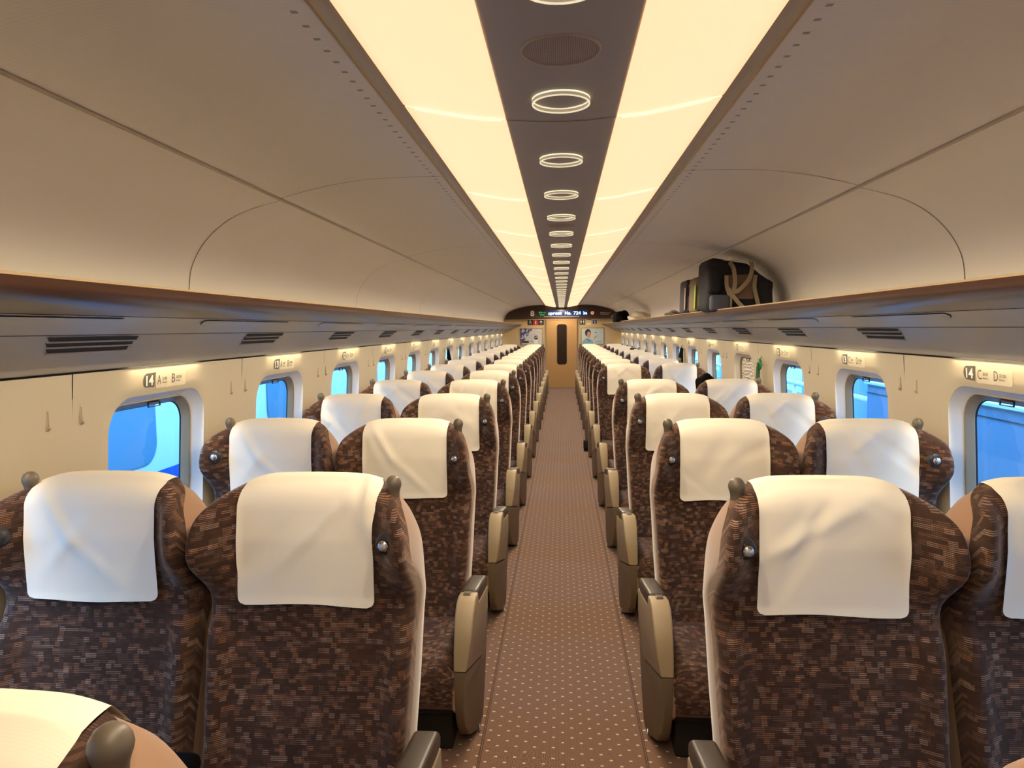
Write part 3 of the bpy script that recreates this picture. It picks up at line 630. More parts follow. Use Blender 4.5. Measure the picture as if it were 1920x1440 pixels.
# ------------------------------------------------------------------ row signs and coat hooks on the side walls
mat('sign_grey', srgb(88, 80, 70), 0.5); mat('sticker', srgb(206, 193, 166), 0.5)
def row_sign(s, row, yc):
    x = wx(-0.18) - 0.0012; z = -0.181 + E
    e = empty('row_sign', (s * x, yc, z), f'grey row {row} seat number sticker above a window in the {"left" if s < 0 else "right"} wall', 'sign', f'row number stickers, {"left" if s < 0 else "right"} wall')
    r = (0, 1, 0) if s < 0 else (0, -1, 0)
    upv = Vector((s * (wx(-0.15) - wx(-0.21)), 0, 0.06))
    face_frame(e, r, upv, (s * x, yc, z))
    # badge: rounded left end, slanted right end
    L = []
    for k in range(9): a = pi / 2 + pi * k / 8; L.append((-0.118 + 0.026 * cos(a) * 0.9, 0.026 * sin(a)))
    poly = L + [(-0.070, -0.028), (-0.062, 0.028)]
    mb = MB(); mb.add([(a, b2, 0.0006) for a, b2 in poly], [tuple(range(len(poly)))]); mb.build('badge', M['sign_grey'], e, False)
    pl3 = rrect(-0.060, 0.148, -0.034, 0.026, 0.010, 3)
    mb = MB(); mb.add([(a, b2, 0.0002) for a, b2 in pl3], [tuple(range(len(pl3)))]); mb.build('backing', M['sticker'], e, False)
    def T(nm, txt, h, x0, y0, w, mt, bold=0.0, zz=0.0009):
        me = text_mesh(txt, h * 1.4, mt, 1, bold=bold, res=2); ww = max(v.co.x for v in me.vertices) or 1; ys_ = [v.co.y for v in me.vertices]; a = min(ys_); hh = max(ys_) - a
        for v in me.vertices: v.co.x *= w / ww; v.co.y = (v.co.y - a) * h / hh; v.co.z *= 0.2
        o = obj(nm, me, e); o.location = (x0, y0, zz); return o
    T('digits', str(row), 0.038, -0.124 if row >= 10 else -0.112, -0.020, 0.046 if row >= 10 else 0.022, M['sign_white'], 0.0016, 0.0012)
    a, b2 = ('A', 'B') if s < 0 else ('C', 'D'); wt = (('窓側', 'Window'), ('通路側', 'Aisle')) if s < 0 else (('通路側', 'Aisle'), ('窓側', 'Window'))
    T('letter', a, 0.036, -0.052, -0.020, 0.026, M['sign_grey']); T('letter', b2, 0.036, 0.046, -0.020, 0.024, M['sign_grey'])
    if row >= 10:
        T('small_text', wt[0][0], 0.013, -0.020, -0.006, 0.032, M['sign_grey']); T('small_text', wt[0][1], 0.007, -0.020, -0.018, 0.034, M['sign_grey'])
        T('small_text', wt[1][0], 0.013, 0.076, -0.006, 0.040, M['sign_grey']); T('small_text', wt[1][1], 0.007, 0.076, -0.018, 0.030, M['sign_grey'])
for s in (-1, 1):
    for row in range(14, 0, -1): row_sign(s, row, (2.575 if s < 0 else 2.62) + PITCH * (14 - row))
hk = empty('coat_hook')
mb = MB(); mb.prism(rrect(-0.006, 0.006, -0.035, 0.035, 0.0055, 4), -0.0015, 0.002, 'X'); mb.build('plate', M['wall_cream'], hk)
mb = MB(); mb.box(-0.0022, 0.0005, -0.0022, 0.0022, -0.026, 0.024); mb.build('slot', M['armrest_beige'], hk, False)
mb = MB(); mb.lathe([(0.0, -0.009), (0.003, -0.008), (0.0045, -0.004), (0.0045, 0.0)], (0, 0, -0.027), 12, 'X'); mb.build('peg', M['armrest_beige'], hk)
CH['coat_hook'] = list(hk.children)
first = True
for s, nm in ((-1, 'left'), (1, 'right')):
    for k in range(-1, 14):
        for dy, wd in ((-0.085, 'near'), (0.062, 'far')):
            y = 3.225 + PITCH * k + dy - 0.02
            if y > Y1 - 0.2: continue
            o = hk if first else copy_tree(hk); first = False
            zc = -0.262; o.location = (s * (wx(zc) - 0.001), y, zc + E); o.scale = (s, 1, 1)
            rw = 14 - k
            between = f'between row signs {rw} and {rw - 1}' if 1 < rw <= 14 else (f'nearer than row sign 14' if rw > 14 else 'beyond row sign 1')
            tag(o, f'cream coat hook, {nm} wall, {between}, {wd} side of joint', 'coat hook', f'coat hooks on the {nm} wall')

# ------------------------------------------------------------------ seats (face the camera, -Y)
SW = 0.283                     # half width
OUT = [(0.0, -0.398), (0.10, -0.400), (0.15, -0.406), (0.20, -0.423), (0.238, -0.444), (0.262, -0.473), (0.277, -0.520), (0.283, -0.59), (0.283, -0.70), (0.279, -0.80), (0.273, -0.95), (0.266, -1.10), (0.262, -1.27)]
half = catmull(OUT, 4)
def tab_top(x):
    x = abs(x)
    for (a, b_), (c, d) in zip(half, half[1:]):
        if a <= x <= c and c > a: return b_ + (d - b_) * (x - a) / (c - a)
    return -0.54
YT = [(-0.40, 1.765), (-0.46, 1.748), (-0.55, 1.740), (-0.70, 1.746), (-0.80, 1.738), (-1.00, 1.695), (-1.27, 1.630)]
def yfront(x, z):
    y = lerp_tab(YT, z); a = abs(x) / SW
    w = sm(0.60, 1.02, a); bell = sm(-0.725, -0.565, z) * (1 - sm(-0.48, -0.39, z) * 0.75)
    y -= 0.120 * w * bell
    y -= 0.034 * sm(0.66, 0.92, a) * (1 - sm(-0.82, -0.74, z))
    y += 0.016 * sm(-0.60, -0.76, z) * sm(-0.86, -0.76, z) * 0
    return y
def yback(z): return lerp_tab([(-0.40, 1.880), (-0.50, 1.905), (-0.75, 1.910), (-1.00, 1.870), (-1.27, 1.800)], z)
RR = 0.045
def dist_out(x, z):
    x = abs(x); return min(math.hypot(x - a, z - b_) for a, b_ in half)
def roll(d):
    if d >= RR: return 0
    return RR - sqrt(max(0, RR * RR - (RR - d) ** 2))
full = [(-x, z) for x, z in half[::-1]] + half[1:]        # left bottom -> top -> right bottom
full += [(0.262 - 0.524 * k / 12, -1.27) for k in range(1, 12)]
Cc = (0.0, -0.82)
SEGS = len(full); EXT = 0.045; SR = [0.0001, 0.2, 0.38, 0.52, 0.64, 0.74, 0.81, 0.86, 0.90, 0.93, 0.955, 0.975, 0.99, 1.0]
vs = []; us = []
for sct in SR:
    for (x, z) in full:
        px = Cc[0] + (x - Cc[0]) * sct; pz = Cc[1] + (z - Cc[1]) * sct
        d = dist_out(px, pz) if pz > -1.2 or abs(px) > 0.2 else 1
        vs.append((px, yfront(px, pz) + roll(d), pz)); us.append((px, pz + 2))
for (x, z) in full: vs.append((x * 1.006, yfront(x, z) + RR + EXT, z + (0.002 if z > -0.6 else 0))); us.append((x, z + 2 + EXT))
fs = [(r * SEGS + k, r * SEGS + (k + 1) % SEGS, (r + 1) * SEGS + (k + 1) % SEGS, (r + 1) * SEGS + k) for r in range(len(SR)) for k in range(SEGS)]
ME_BACK = mesh('backrest', vs, fs, M['moquette'], True, us)
def zrear(x, z, t):
    k = 1 - sm(-0.62, -0.78, z) if z < -0.62 else 1.0
    return z - t * k * (0.030 + 0.042 * sm(0.20, 0.283, abs(x)))
# suede rim and rear shell
vs = []; n = SEGS; rings = []
for t, dx in ((0, 1.004), (0.15, 1.012), (0.5, 1.015), (0.85, 1.008), (1.0, 0.985)):
    for (x, z) in full:
        yf = yfront(x, z) + RR + EXT - 0.001; yb = yback(z); vs.append((x * dx, yf + (yb - yf) * t, zrear(x, z, t)))
fs = [(r * n + k, r * n + (k + 1) % n, (r + 1) * n + (k + 1) % n, (r + 1) * n + k) for r in range(4) for k in range(n)]
ME_RIM = mesh('side_trim', vs, fs, M['suede_trim'], True)
vs = []
for sct, dy in ((1.0, 0.0), (0.96, 0.018), (0.8, 0.028), (0.0001, 0.032)):
    for (x, z) in full: vs.append((x * 0.985 * sct, yback(z) + dy, Cc[1] + (zrear(x, z, 1) - Cc[1]) * sct))
fs = [(r * n + k, r * n + (k + 1) % n, (r + 1) * n + (k + 1) % n, (r + 1) * n + k) for r in range(3) for k in range(n)]
ME_SHELL = mesh('back_shell', vs, fs, M['shell_grey'], True)
# headrest covers: cloth over the top, several with their own creases
def cover_mesh(seed, messy=False):
    rng = random.Random(seed); folds = []
    for _ in range(5):
        x0 = rng.uniform(-0.17, 0.17); a = rng.choice((-1, 1)) * rng.uniform(0.3, 1.1); folds.append((x0, rng.uniform(-0.62, -0.45), a, rng.uniform(0.012, 0.03), rng.uniform(-0.011, 0.012), rng.uniform(0.08, 0.17)))
    nu, nv = 34, 50; vs = []; us = []
    tw = rng.uniform(-0.010, 0.010)
    for j in range(nv + 1):
        t = (j / nv) ** 1.2
        for i in range(nu + 1):
            uu = i / nu * 2 - 1
            L = 0.50; sarc = t * L             # from front hem up and over
            wd = 0.180 + 0.004 * (1 - t) 
            hh = t / 0.66 * 0.322; rc = 0.020
            if hh < rc: wd -= rc - sqrt(max(0, rc * rc - (rc - hh) ** 2))
            x = uu * wd + tw * (0.5 - t)
            zt = tab_top(x) + 0.006
            zb = -0.722 + 0.003 * sin(3 * uu + seed) + 0.006 * uu * tw * 100 * 0.5
            if t < 0.66:
                k = t / 0.66; z = zb + (zt - zb) * sin(k * pi / 2 * 0.999) ** 0.86 if False else zb + (zt - zb) * k
                d = max(0.0, zt - 0.006 - z); rl = roll(max(d, 0.0)) if d < RR else 0
                if k > 0.999: rl = RR
                y = yfront(x, min(z, -0.40)) + rl - 0.0065 - 0.004 * (1 - k) * (1 - k)
                y -= 0.004 * (1 - k)
            else:
                k = (t - 0.66) / 0.34
                yb = yfront(x, -0.40) + RR - 0.0065; ye = yfront(x, -0.40) + RR + EXT + 0.003
                if k < 0.6: y = yb + (ye - yb) * k / 0.6; z = zt + 0.002 * sin(pi * k / 0.6)
                else: kk = (k - 0.6) / 0.4; y = ye + 0.034 * kk; z = zt - 0.036 * kk - 0.004 * kk * kk
            if t < 0.66:
                f = 0
                for (fx, fz, fa, sg, am, ln) in folds:
                    dx_, dz_ = x - fx, z - fz; al = (dx_ * sin(fa) + dz_ * cos(fa)); pe = dx_ * cos(fa) - dz_ * sin(fa)
                    f += am * exp(-(pe / sg) ** 2) * exp(-(al / ln) ** 2)
                y -= max(f, -0.0048) + 0.001
                # rounded hem corners
            if messy and 0.45 < t < 0.80 and uu > 0.35:
                q = sm(0.35, 0.95, uu) * (1 - abs(t - 0.64) / 0.17 if abs(t - 0.64) < 0.17 else 0)
                z += 0.013 * q * (0.5 + 0.5 * sin(uu * 17)); y -= 0.012 * q * sin(uu * 23); x += 0.012 * q
            vs.append((x, y, z)); us.append((x, t * L))
    fs = [(j * (nu + 1) + i, j * (nu + 1) + i + 1, (j + 1) * (nu + 1) + i + 1, (j + 1) * (nu + 1) + i) for j in range(nv) for i in range(nu)]
    me = mesh('headrest_cover', vs, fs, M['cover_cloth'], True, us); return me
COVERS = [cover_mesh(sd) for sd in (3, 8, 15, 21, 34, 55)]; MESSY = cover_mesh(77, True)
# cushion
CY0, CY1, CZ = 1.195, 1.665, -1.205
def cush(u_, v_):
    x = (u_ * 2 - 1) * 0.283
    P = [(1.30, -1.385), (1.235, -1.38), (1.205, -1.355), (1.195, -1.31), (1.196, -1.265), (1.212, -1.228), (1.25, -1.207), (1.32, -1.198), (1.42, -1.200), (1.55, -1.207), (1.70, -1.212)]
    f = v_ * (len(P) - 1); i = min(int(f), len(P) - 2); t = f - i; y = P[i][0] + (P[i + 1][0] - P[i][0]) * t; z = P[i][1] + (P[i + 1][1] - P[i][1]) * t
    a = abs(u_ * 2 - 1); e = sm(0.86, 1.0, a)
    z -= 0.028 * e * e if v_ > 0.45 else 0; y += 0.012 * e if v_ < 0.5 else 0
    z += 0.008 * sm(0.5, 0.85, a) * (1 - e) if v_ > 0.5 else 0
    return x, y, z
vs = []; us = []; nu, nv = 24, 40
for j in range(nv + 1):
    for i in range(nu + 1):
        p = cush(i / nu, j / nv); vs.append(p); us.append((p[0], j / nv * 0.72 + 5))
fs = [(j * (nu + 1) + i, j * (nu + 1) + i + 1, (j + 1) * (nu + 1) + i + 1, (j + 1) * (nu + 1) + i) for j in range(nv) for i in range(nu)]
ME_CUSH = mesh('seat_cushion', vs, fs, M['moquette'], True, us)
mb = MB()
poly = [(1.22, -1.235), (1.205, -1.30), (1.215, -1.37), (1.25, -1.40), (1.72, -1.36), (1.72, -1.23)]
mb.prism(poly, -0.2845, -0.276, 'X'); mb.prism(poly, 0.276, 0.2845, 'X'); mb.box(-0.276, 0.276, 1.26, 1.70, -1.395, -1.24)
ME_CSIDE = mb.mesh('cushion_side', M['suede_trim'], False)
mb = MB(); mb.lathe([(0.0, 0.0225), (0.008, 0.0215), (0.015, 0.0165), (0.020, 0.008), (0.0215, 0.0), (0.0200, -0.008), (0.0178, -0.014), (0.0160, -0.021), (0.0155, -0.030), (0.0165, -0.046)], (0, 0, 0), 24); ME_KNOB = mb.mesh('grab_knob', M['knob_plastic'])
mb = MB(); mb.lathe([(0.0, -0.002), (0.0150, -0.003), (0.0240, -0.005), (0.0275, 0.002), (0.028, 0.018)], (0, 0, 0), 28, 'Y'); ME_BEZ = mb.mesh('lamp_bezel', M['bezel'])
mb = MB(); mb.lathe([(0.0, -0.026), (0.0120, -0.025), (0.0140, -0.021), (0.0140, -0.002)], (0, 0, 0), 20, 'Y'); ME_LAMP = mb.mesh('lamp_head', M['chrome'])
mb = MB(); mb.lathe([(0.0, -0.0295), (0.005, -0.029), (0.0098, -0.0265), (0.0100, -0.0245)], (0, 0, 0), 16, 'Y'); ME_LENS = mb.mesh('lens', M['lamp_glass'])
# aisle armrest, local x measured outward from the seat centre towards the aisle
def arm_meshes():
    up = [(1.735, -1.20), (1.735, -1.105), (1.420, -1.050), (1.405, -1.006), (1.345, -0.997), (1.300, -1.006), (1.262, -1.040), (1.236, -1.095), (1.218, -1.150), (1.208, -1.222), (1.50, -1.30)]
    mb = MB(); mb.prism(up, 0.282, 0.352, 'X', 0.007, 3); a = autosmooth(mb.mesh('armrest_panel', M['armrest_beige']))
    lo = [(1.50, -1.303), (1.2075, -1.2255), (1.207, -1.30), (1.222, -1.38), (1.262, -1.46), (1.33, -1.53), (1.42, -1.565), (1.52, -1.565), (1.60, -1.48), (1.66, -1.36), (1.735, -1.24), (1.735, -1.203)]
    mb = MB(); mb.prism(lo, 0.283, 0.350, 'X', 0.006, 3); b = autosmooth(mb.mesh('armrest_skirt', M['armrest_lower']))
    mb = MB(); mb.box(0.277, 0.351, 1.415, 1.740, -1.055, -1.004, 0.016, 5); mb.v = [(x, y, z - 0.050 * max(0.0, (y - 1.45) / 0.27)) for x, y, z in mb.v]; c = mb.mesh('armrest_pad', M['armrest_leather'])
    mb = MB(); mb.box(0.300, 0.327, 1.352, 1.386, -0.9995, -0.9935, 0.002, 2); mb.box(0.304, 0.323, 1.356, 1.372, -0.995, -0.9915, 0.001, 1); d = mb.mesh('release_button', M['knob_plastic'], False)
    mb = MB(); mb.tube([(0.343, 1.43, -1.545), (0.350, 1.415, -1.560), (0.346, 1.405, -1.572)], 0.0035, 8); f = mb.mesh('foot_clip', M['chrome'])
    for q in (a, b):
        for v in q.vertices:
            if v.co.x > 0.325: v.co.x -= 0.034 * sm(-1.02, -1.34, v.co.z) * (1 - sm(1.22, 1.50, v.co.y)) if False else 0.034 * (1 - sm(-1.36, -1.02, v.co.z)) * (1 - sm(1.24, 1.50, v.co.y))
    return a, b, c, d, f
ARM = arm_meshes()
mb = MB(); mb.box(-0.055, 0.055, 1.16, 1.625, -1.112, -1.060, 0.025, 4); ME_CARM = mb.mesh('center_armrest', M['black_cloth'])
mb = MB(); mb.box(-0.262, 0.262, 1.30, 1.74, -1.575, -1.42, 0.01, 2); mb.box(-0.27, 0.27, 1.27, 1.70, -1.42, -1.392, 0.005, 1); ME_PED = mb.mesh('pedestal_shade', M['pedestal_shade'], False)  # seat base, widened into a dark box to fill in the shade under the seat

def mirror_mesh(me):
    c = me.copy()
    for v in c.vertices: v.co.x = -v.co.x
    c.flip_normals(); return c
ARM_M = [mirror_mesh(a) for a in ARM]
HINGE = (1.64, -1.20)
def make_seat(s, aisle):
    """s: side of the car; seat centre x; local frame: x, y (row depth), z = height above the floor"""
    e = empty('train_seat')
    def part(nm, me, x=0, y=0, z=0, par=None):
        o = obj(nm, me, par or e); o.location = (x, y, z + (E if par is None else 0)); return o
    inner = -s if aisle else s     # knob side: aisle for aisle seats, wall for window seats
    part('backrest', ME_BACK); part('side_trim', ME_RIM); part('back_shell', ME_SHELL)
    part('headrest_cover', COVERS[0])
    kx = inner * (0.226 if aisle else 0.200)
    part('grab_knob', ME_KNOB, kx, 1.785, -0.408 if aisle else -0.404)
    lx = inner * (0.231 if aisle else 0.226)
    h = part('reading_lamp', ME_BEZ, lx, yfront(lx, -0.538) - 0.002, -0.538)
    part('lamp_head', ME_LAMP, -inner * 0.003, 0.002, 0, h); part('lens', ME_LENS, -inner * 0.003, 0.002, 0, h)
    part('seat_cushion', ME_CUSH); part('cushion_side', ME_CSIDE); part('pedestal_shade', ME_PED)
    if aisle:
        A = ARM if inner > 0 else ARM_M
        p = part('armrest', A[0]); part('armrest_skirt', A[1], par=p); part('armrest_pad', A[2], par=p); part('release_button', A[3], par=p); part('foot_clip', A[4], par=p)
    else:
        part('center_armrest', ME_CARM, -s * 0.297)
    return e
for me_ in (ARM + tuple(ARM_M)): pass
PROT = {}
def tree_register(o):
    CH[o.name] = list(o.children)
    for c in o.children: tree_register(c)
bpy.context.view_layer.update()
for s in (-1, 1):
    for a in (True, False): PROT[(s, a)] = make_seat(s, a)
SX = {True: 0.672, False: 1.262}; used = set()
rng = random.Random(5)
def kids(o, m_=None):
    return [c for c in bpy.data.objects if c.parent == o]
def seat_name(row): return row
def copy_seat(p):
    c = p.copy(); COL.objects.link(c)
    for ch in PK[p.name]:
        d = ch.copy(); COL.objects.link(d); d.parent = c
        for g in PK.get(ch.name, []):
            f = g.copy(); COL.objects.link(f); f.parent = d
    return c
PK = {}
for p in PROT.values():
    PK[p.name] = kids(p)
    for ch in PK[p.name]: PK[ch.name] = kids(ch)
def recline(root, ang):
    R = Matrix.Translation((0, HINGE[0], HINGE[1] + E)) @ Matrix.Rotation(ang, 4, 'X') @ Matrix.Translation((0, -HINGE[0], -HINGE[1] - E))
    for c in kids(root):
        if c.name.split('.')[0] in ('backrest', 'side_trim', 'back_shell', 'headrest_cover', 'grab_knob', 'reading_lamp'):
            c.matrix_local = R @ c.matrix_local
ci = 0
for row in range(15, 0, -1):
    for s in (-1, 1):
        for aisle in (True, False):
            if row == 15 and not aisle: continue
            p = PROT[(s, aisle)]
            o = copy_seat(p) if (s, aisle) in used else p; used.add((s, aisle))
            o.location = (s * SX[aisle], PITCH * (14 - row), 0)
            o.location.y += 0.0
            for c in kids(o):
                if c.name.startswith('headrest_cover'):
                    ci += 1; c.data = MESSY if (row == 14 and s < 0 and aisle) else COVERS[rng.randrange(6)]
            sd = 'left' if s < 0 else 'right'
            where = {True: 'beside the aisle', False: 'by the windows'}[aisle]
            if row == 15: lb = f'brown seat at the bottom {sd} corner, nearest the camera'
            elif row == 14: lb = f'brown patterned seat {where}, {sd} side, front full row'
            else: lb = f'brown patterned seat {where}, {sd} side, {ORD[14 - row]} row from the front'
            if row == 10 and s > 0: lb = f'reclined brown seat {where}, right side, fifth row from the front'
            tag(o, lb, 'seat', f'{"aisle" if aisle else "window"} seats on the {sd} side')
            if row == 10 and s > 0: recline(o, math.radians(-9 if aisle else -8))

# ------------------------------------------------------------------ luggage and loose things
def rbox(mb, x0, x1, y0, y1, z0, z1, r=0.03, seg=4): mb.box(x0, x1, y0, y1, z0, z1, r, seg)
def ribbon(mb, pts, w, t, wdir=(1, 0, 0)):
    pts = [Vector(p) for p in pts]; W_ = Vector(wdir).normalized(); vs = []
    for i, p in enumerate(pts):
        tg = (pts[min(i + 1, len(pts) - 1)] - pts[max(0, i - 1)]).normalized(); side_ = Vector((0, -1, 0)).cross(tg)
        if side_.length < 0.2: side_ = W_
        side_.normalize(); nn = tg.cross(side_).normalized()
        vs += [p + side_ * w / 2 - nn * t / 2, p - side_ * w / 2 - nn * t / 2, p - side_ * w / 2 + nn * t / 2, p + side_ * w / 2 + nn * t / 2]
    fs = [(4 * i + a, 4 * i + (a + 1) % 4, 4 * i + 4 + (a + 1) % 4, 4 * i + 4 + a) for i in range(len(pts) - 1) for a in range(4)]
    fs += [(0, 1, 2, 3), tuple(4 * (len(pts) - 1) + a for a in (3, 2, 1, 0))]
    mb.add(vs, fs)
mat('bag_black', srgb(19, 20, 26), 0.8); mat('bag_tan', srgb(150, 134, 110), 0.8); mat('bag_panel', srgb(112, 88, 70), 0.8); mat('bag_slate', srgb(70, 72, 82), 0.7)
SZ = 0.100 + E
bag = empty('duffel_bag', (1.198, 4.95, SZ - 0.003), 'large black duffel bag with tan straps on the right luggage shelf', 'bag')
b = bmesh.new(); bmesh.ops.create_cube(b, size=1)
bmesh.ops.subdivide_edges(b, edges=b.edges[:], cuts=9, use_grid_fill=True)
for v in b.verts:
    x, y, z = v.co
    r = 0.12; 
    q = [max(-0.5 + r, min(0.5 - r, c)) for c in (x, y, z)]; d = Vector((x - q[0], y - q[1], z - q[2]))
    if d.length > 0: d = d.normalized() * r * (1 if d.length > 0 else 0)
    p = Vector(q) + d
    hgt = 0.345 - 0.14 * sm(0.05, 0.5, p.x) - 0.02 * sin(5 * p.x + 1)
    v.co = Vector((p.x * 0.44, p.y * 0.34, (p.z + 0.5) * hgt)) + Vector((0, 0, 0.004)) + Vector((0, 0.006 * sin(14 * p.x + 9 * p.z), 0))
mb = MB(); mb.bm(b); mb.build('body', M['bag_black'], bag)
mb = MB(); mb.box(-0.085, 0.085, -0.178, -0.160, 0.085, 0.250, 0.006, 2); mb.build('front_panel', M['bag_panel'], bag, False)
mb = MB(); rbox(mb, -0.205, -0.075, -0.205, -0.150, 0.008, 0.115, 0.02); mb.build('side_pocket', M['bag_slate'], bag)
mb = MB(); rbox(mb, -0.222, -0.13, -0.20, -0.10, 0.12, 0.30, 0.03); mb.build('fold_flap', M['bag_black'], bag)
def strapy(name, pts, w=0.026):
    mb = MB(); c = catmull([(x, y, z) for x, y, z in pts], 6); ribbon(mb, c, w, 0.004); return mb.build(name, M['bag_tan'], bag, False)
strapy('strap', [(-0.098, -0.182, 0.245), (-0.095, -0.186, 0.17), (-0.075, -0.190, 0.10), (-0.075, -0.188, 0.012)])
strapy('strap', [(0.092, -0.182, 0.245), (0.085, -0.186, 0.17), (0.098, -0.190, 0.10), (0.112, -0.186, 0.05), (0.108, -0.184, 0.012)])
strapy('strap', [(-0.090, -0.192, 0.16), (-0.04, -0.198, 0.085), (0.01, -0.200, 0.030), (0.03, -0.198, 0.012)])
strapy('handle', [(-0.075, -0.15, 0.335), (-0.055, -0.19, 0.29), (-0.045, -0.200, 0.20), (-0.050, -0.200, 0.14), (-0.02, -0.204, 0.145), (0.04, -0.204, 0.21), (0.065, -0.195, 0.28), (0.070, -0.15, 0.335)], 0.027)
mb = MB(); ribbon(mb, [(-0.22, -0.12, 0.33), (-0.10, -0.15, 0.345), (0.0, -0.15, 0.34)], 0.006, 0.003); mb.build('zip', M['bag_tan'], bag, False)
def suitcase(name, cx, cy, w, d, h, m1, m2, label, lean, wheel_x):
    e = empty(name, (cx, cy, SZ), label, 'suitcase'); e.rotation_euler = (0, lean, 0)
    mb = MB(); rbox(mb, -w / 2, w / 2, -d / 2, d / 2, 0.012, h, min(w, d) * 0.32, 4); mb.build('body', m1, e)
    mb = MB(); rbox(mb, -w / 2 - 0.005, -w / 2 + 0.006, -d / 2 - 0.004, -d / 2 + 0.026, 0.04, h - 0.07, 0.006, 3); mb.build('edge_trim', m2, e)
    mb = MB(); rbox(mb, -w / 2 + 0.02, w / 2 - 0.02, -d / 2 - 0.022, -d / 2 + 0.03, 0.05, h * 0.55, 0.018, 3); mb.build('front_pocket', m1, e)
    for yy in (-d / 2 + 0.01, d / 2 - 0.04):
        mb = MB(); mb.lathe([(0.010, -0.012), (0.030, -0.012), (0.034, 0), (0.030, 0.012), (0.010, 0.012)], (wheel_x - 0.02, yy - 0.012, 0.036), 18, 'X'); mb.build('wheel', M['sign_black'], e)
    mb = MB(); mb.tube([(-0.02, -d / 2 - 0.01, h * 0.80), (-0.02, -d / 2 - 0.03, h * 0.84), (0.02, -d / 2 - 0.03, h * 0.84), (0.02, -d / 2 - 0.01, h * 0.80)], 0.006, 8); mb.build('carry_handle', M['armrest_beige'], e)
    mb = MB(); mb.tube([(w / 2 - 0.012, -d / 2 + 0.004, 0.05), (w / 2 - 0.012, -d / 2 - 0.003, h * 0.5), (w / 2 - 0.02, -d / 2 + 0.006, h - 0.06)], 0.005, 6); mb.build('piping', m2, e)
    return e
mat('case_black', srgb(40, 38, 50), 0.6); mat('case_pink', srgb(196, 158, 146), 0.6); mat('case_olive', srgb(126, 106, 72), 0.6); mat('lime', srgb(170, 205, 70), 0.5)
suitcase('suitcase', 1.090, 6.16, 0.095, 0.30, 0.30, M['case_black'], M['case_pink'], 'narrow black suitcase with pink edge standing on the right luggage shelf', 0.03, 0.0)
sc = suitcase('suitcase', 1.108, 5.80, 0.100, 0.30, 0.30, M['case_olive'], M['lime'], 'olive suitcase with lime green edge next to the duffel bag', 0.03, 0.0)
tg_ = empty('luggage_charm', (1.105, 5.99, SZ + 0.10), 'small yellow and black charm hanging between the two suitcases', 'charm')
mb = MB(); mb.lathe([(0, 0.02), (0.014, 0.014), (0.02, 0), (0.014, -0.014), (0, -0.02)], (0, -0.02, 0), 14); mb.lathe([(0, 0.012), (0.010, 0.006), (0.010, -0.006), (0, -0.012)], (-0.02, -0.02, -0.035), 12); mb.build('ball', M['lime'], tg_)
mb = MB(); mb.tube([(0, 0, 0.08), (0.004, -0.012, 0.05), (0, -0.02, 0.015)], 0.003, 6); mb.build('cord', M['lime'], tg_)
def lump(name, loc, rx, ry, rz, mt, label, cat, seed=1, amp=0.18, part='body', flat_b=True):
    rg_ = random.Random(seed); b = bmesh.new(); bmesh.ops.create_icosphere(b, subdivisions=4, radius=1)
    ph = [rg_.uniform(0, 6) for _ in range(6)]
    for v in b.verts:
        x, y, z = v.co; k = 1 + amp * (sin(3 * x + ph[0]) * cos(4 * y + ph[1]) + 0.6 * sin(5 * z + 4 * x + ph[2]) + 0.4 * sin(9 * y + 6 * x + ph[3]))
        z2 = max(z, -0.35) if flat_b else z; v.co = Vector((x * k * rx, y * k * ry, (z2 * k + (0.35 * k if flat_b else 0)) * rz))
    zmin = min(v.co.z for v in b.verts)
    if flat_b:
        for v in b.verts:
            v.co.z -= zmin
    mb = MB(); mb.bm(b)
    e = empty(name, loc, label, cat); mb.build(part, mt, e); return e
mat('brown_fur', srgb(64, 36, 26), 0.9, sheen=0.3); mat('white_plastic_bag', srgb(214, 200, 174), 0.5)
cp = lump('brown_cap', (1.13, 7.2, SZ), 0.07, 0.22, 0.045, M['brown_fur'], 'low dark brown cap or cloth lying on the right shelf beyond the suitcases', 'hat', 4, 0.12, 'cap')
mb = MB(); mb.box(-0.06, -0.02, -0.30, -0.10, 0.0, 0.014, 0.005, 2); mb.build('brim', M['brown_fur'], cp)
k1 = lump('rucksack', (1.07, 12.6, SZ), 0.15, 0.20, 0.145, M['black_cloth'], 'black rucksack far along the right luggage shelf near the end wall', 'bag', 9, 0.10)
mb = MB(); mb.tube([(-0.12, -0.15, 0.02), (-0.19, -0.2, 0.06), (-0.17, -0.2, 0.12), (-0.08, -0.15, 0.15)], 0.008, 6); mb.build('shoulder_strap', M['bag_slate'], k1)
k2 = lump('plastic_bag', (1.34, 12.2, SZ), 0.17, 0.17, 0.115, M['white_plastic_bag'], 'crumpled whitish bag behind the black rucksack on the right shelf', 'bag', 12, 0.22)
mb = MB(); mb.tube([(-0.1, -0.1, 0.10), (-0.06, -0.12, 0.15), (0.0, -0.12, 0.12)], 0.008, 6); mb.build('bag_handle', M['white_plastic_bag'], k2)
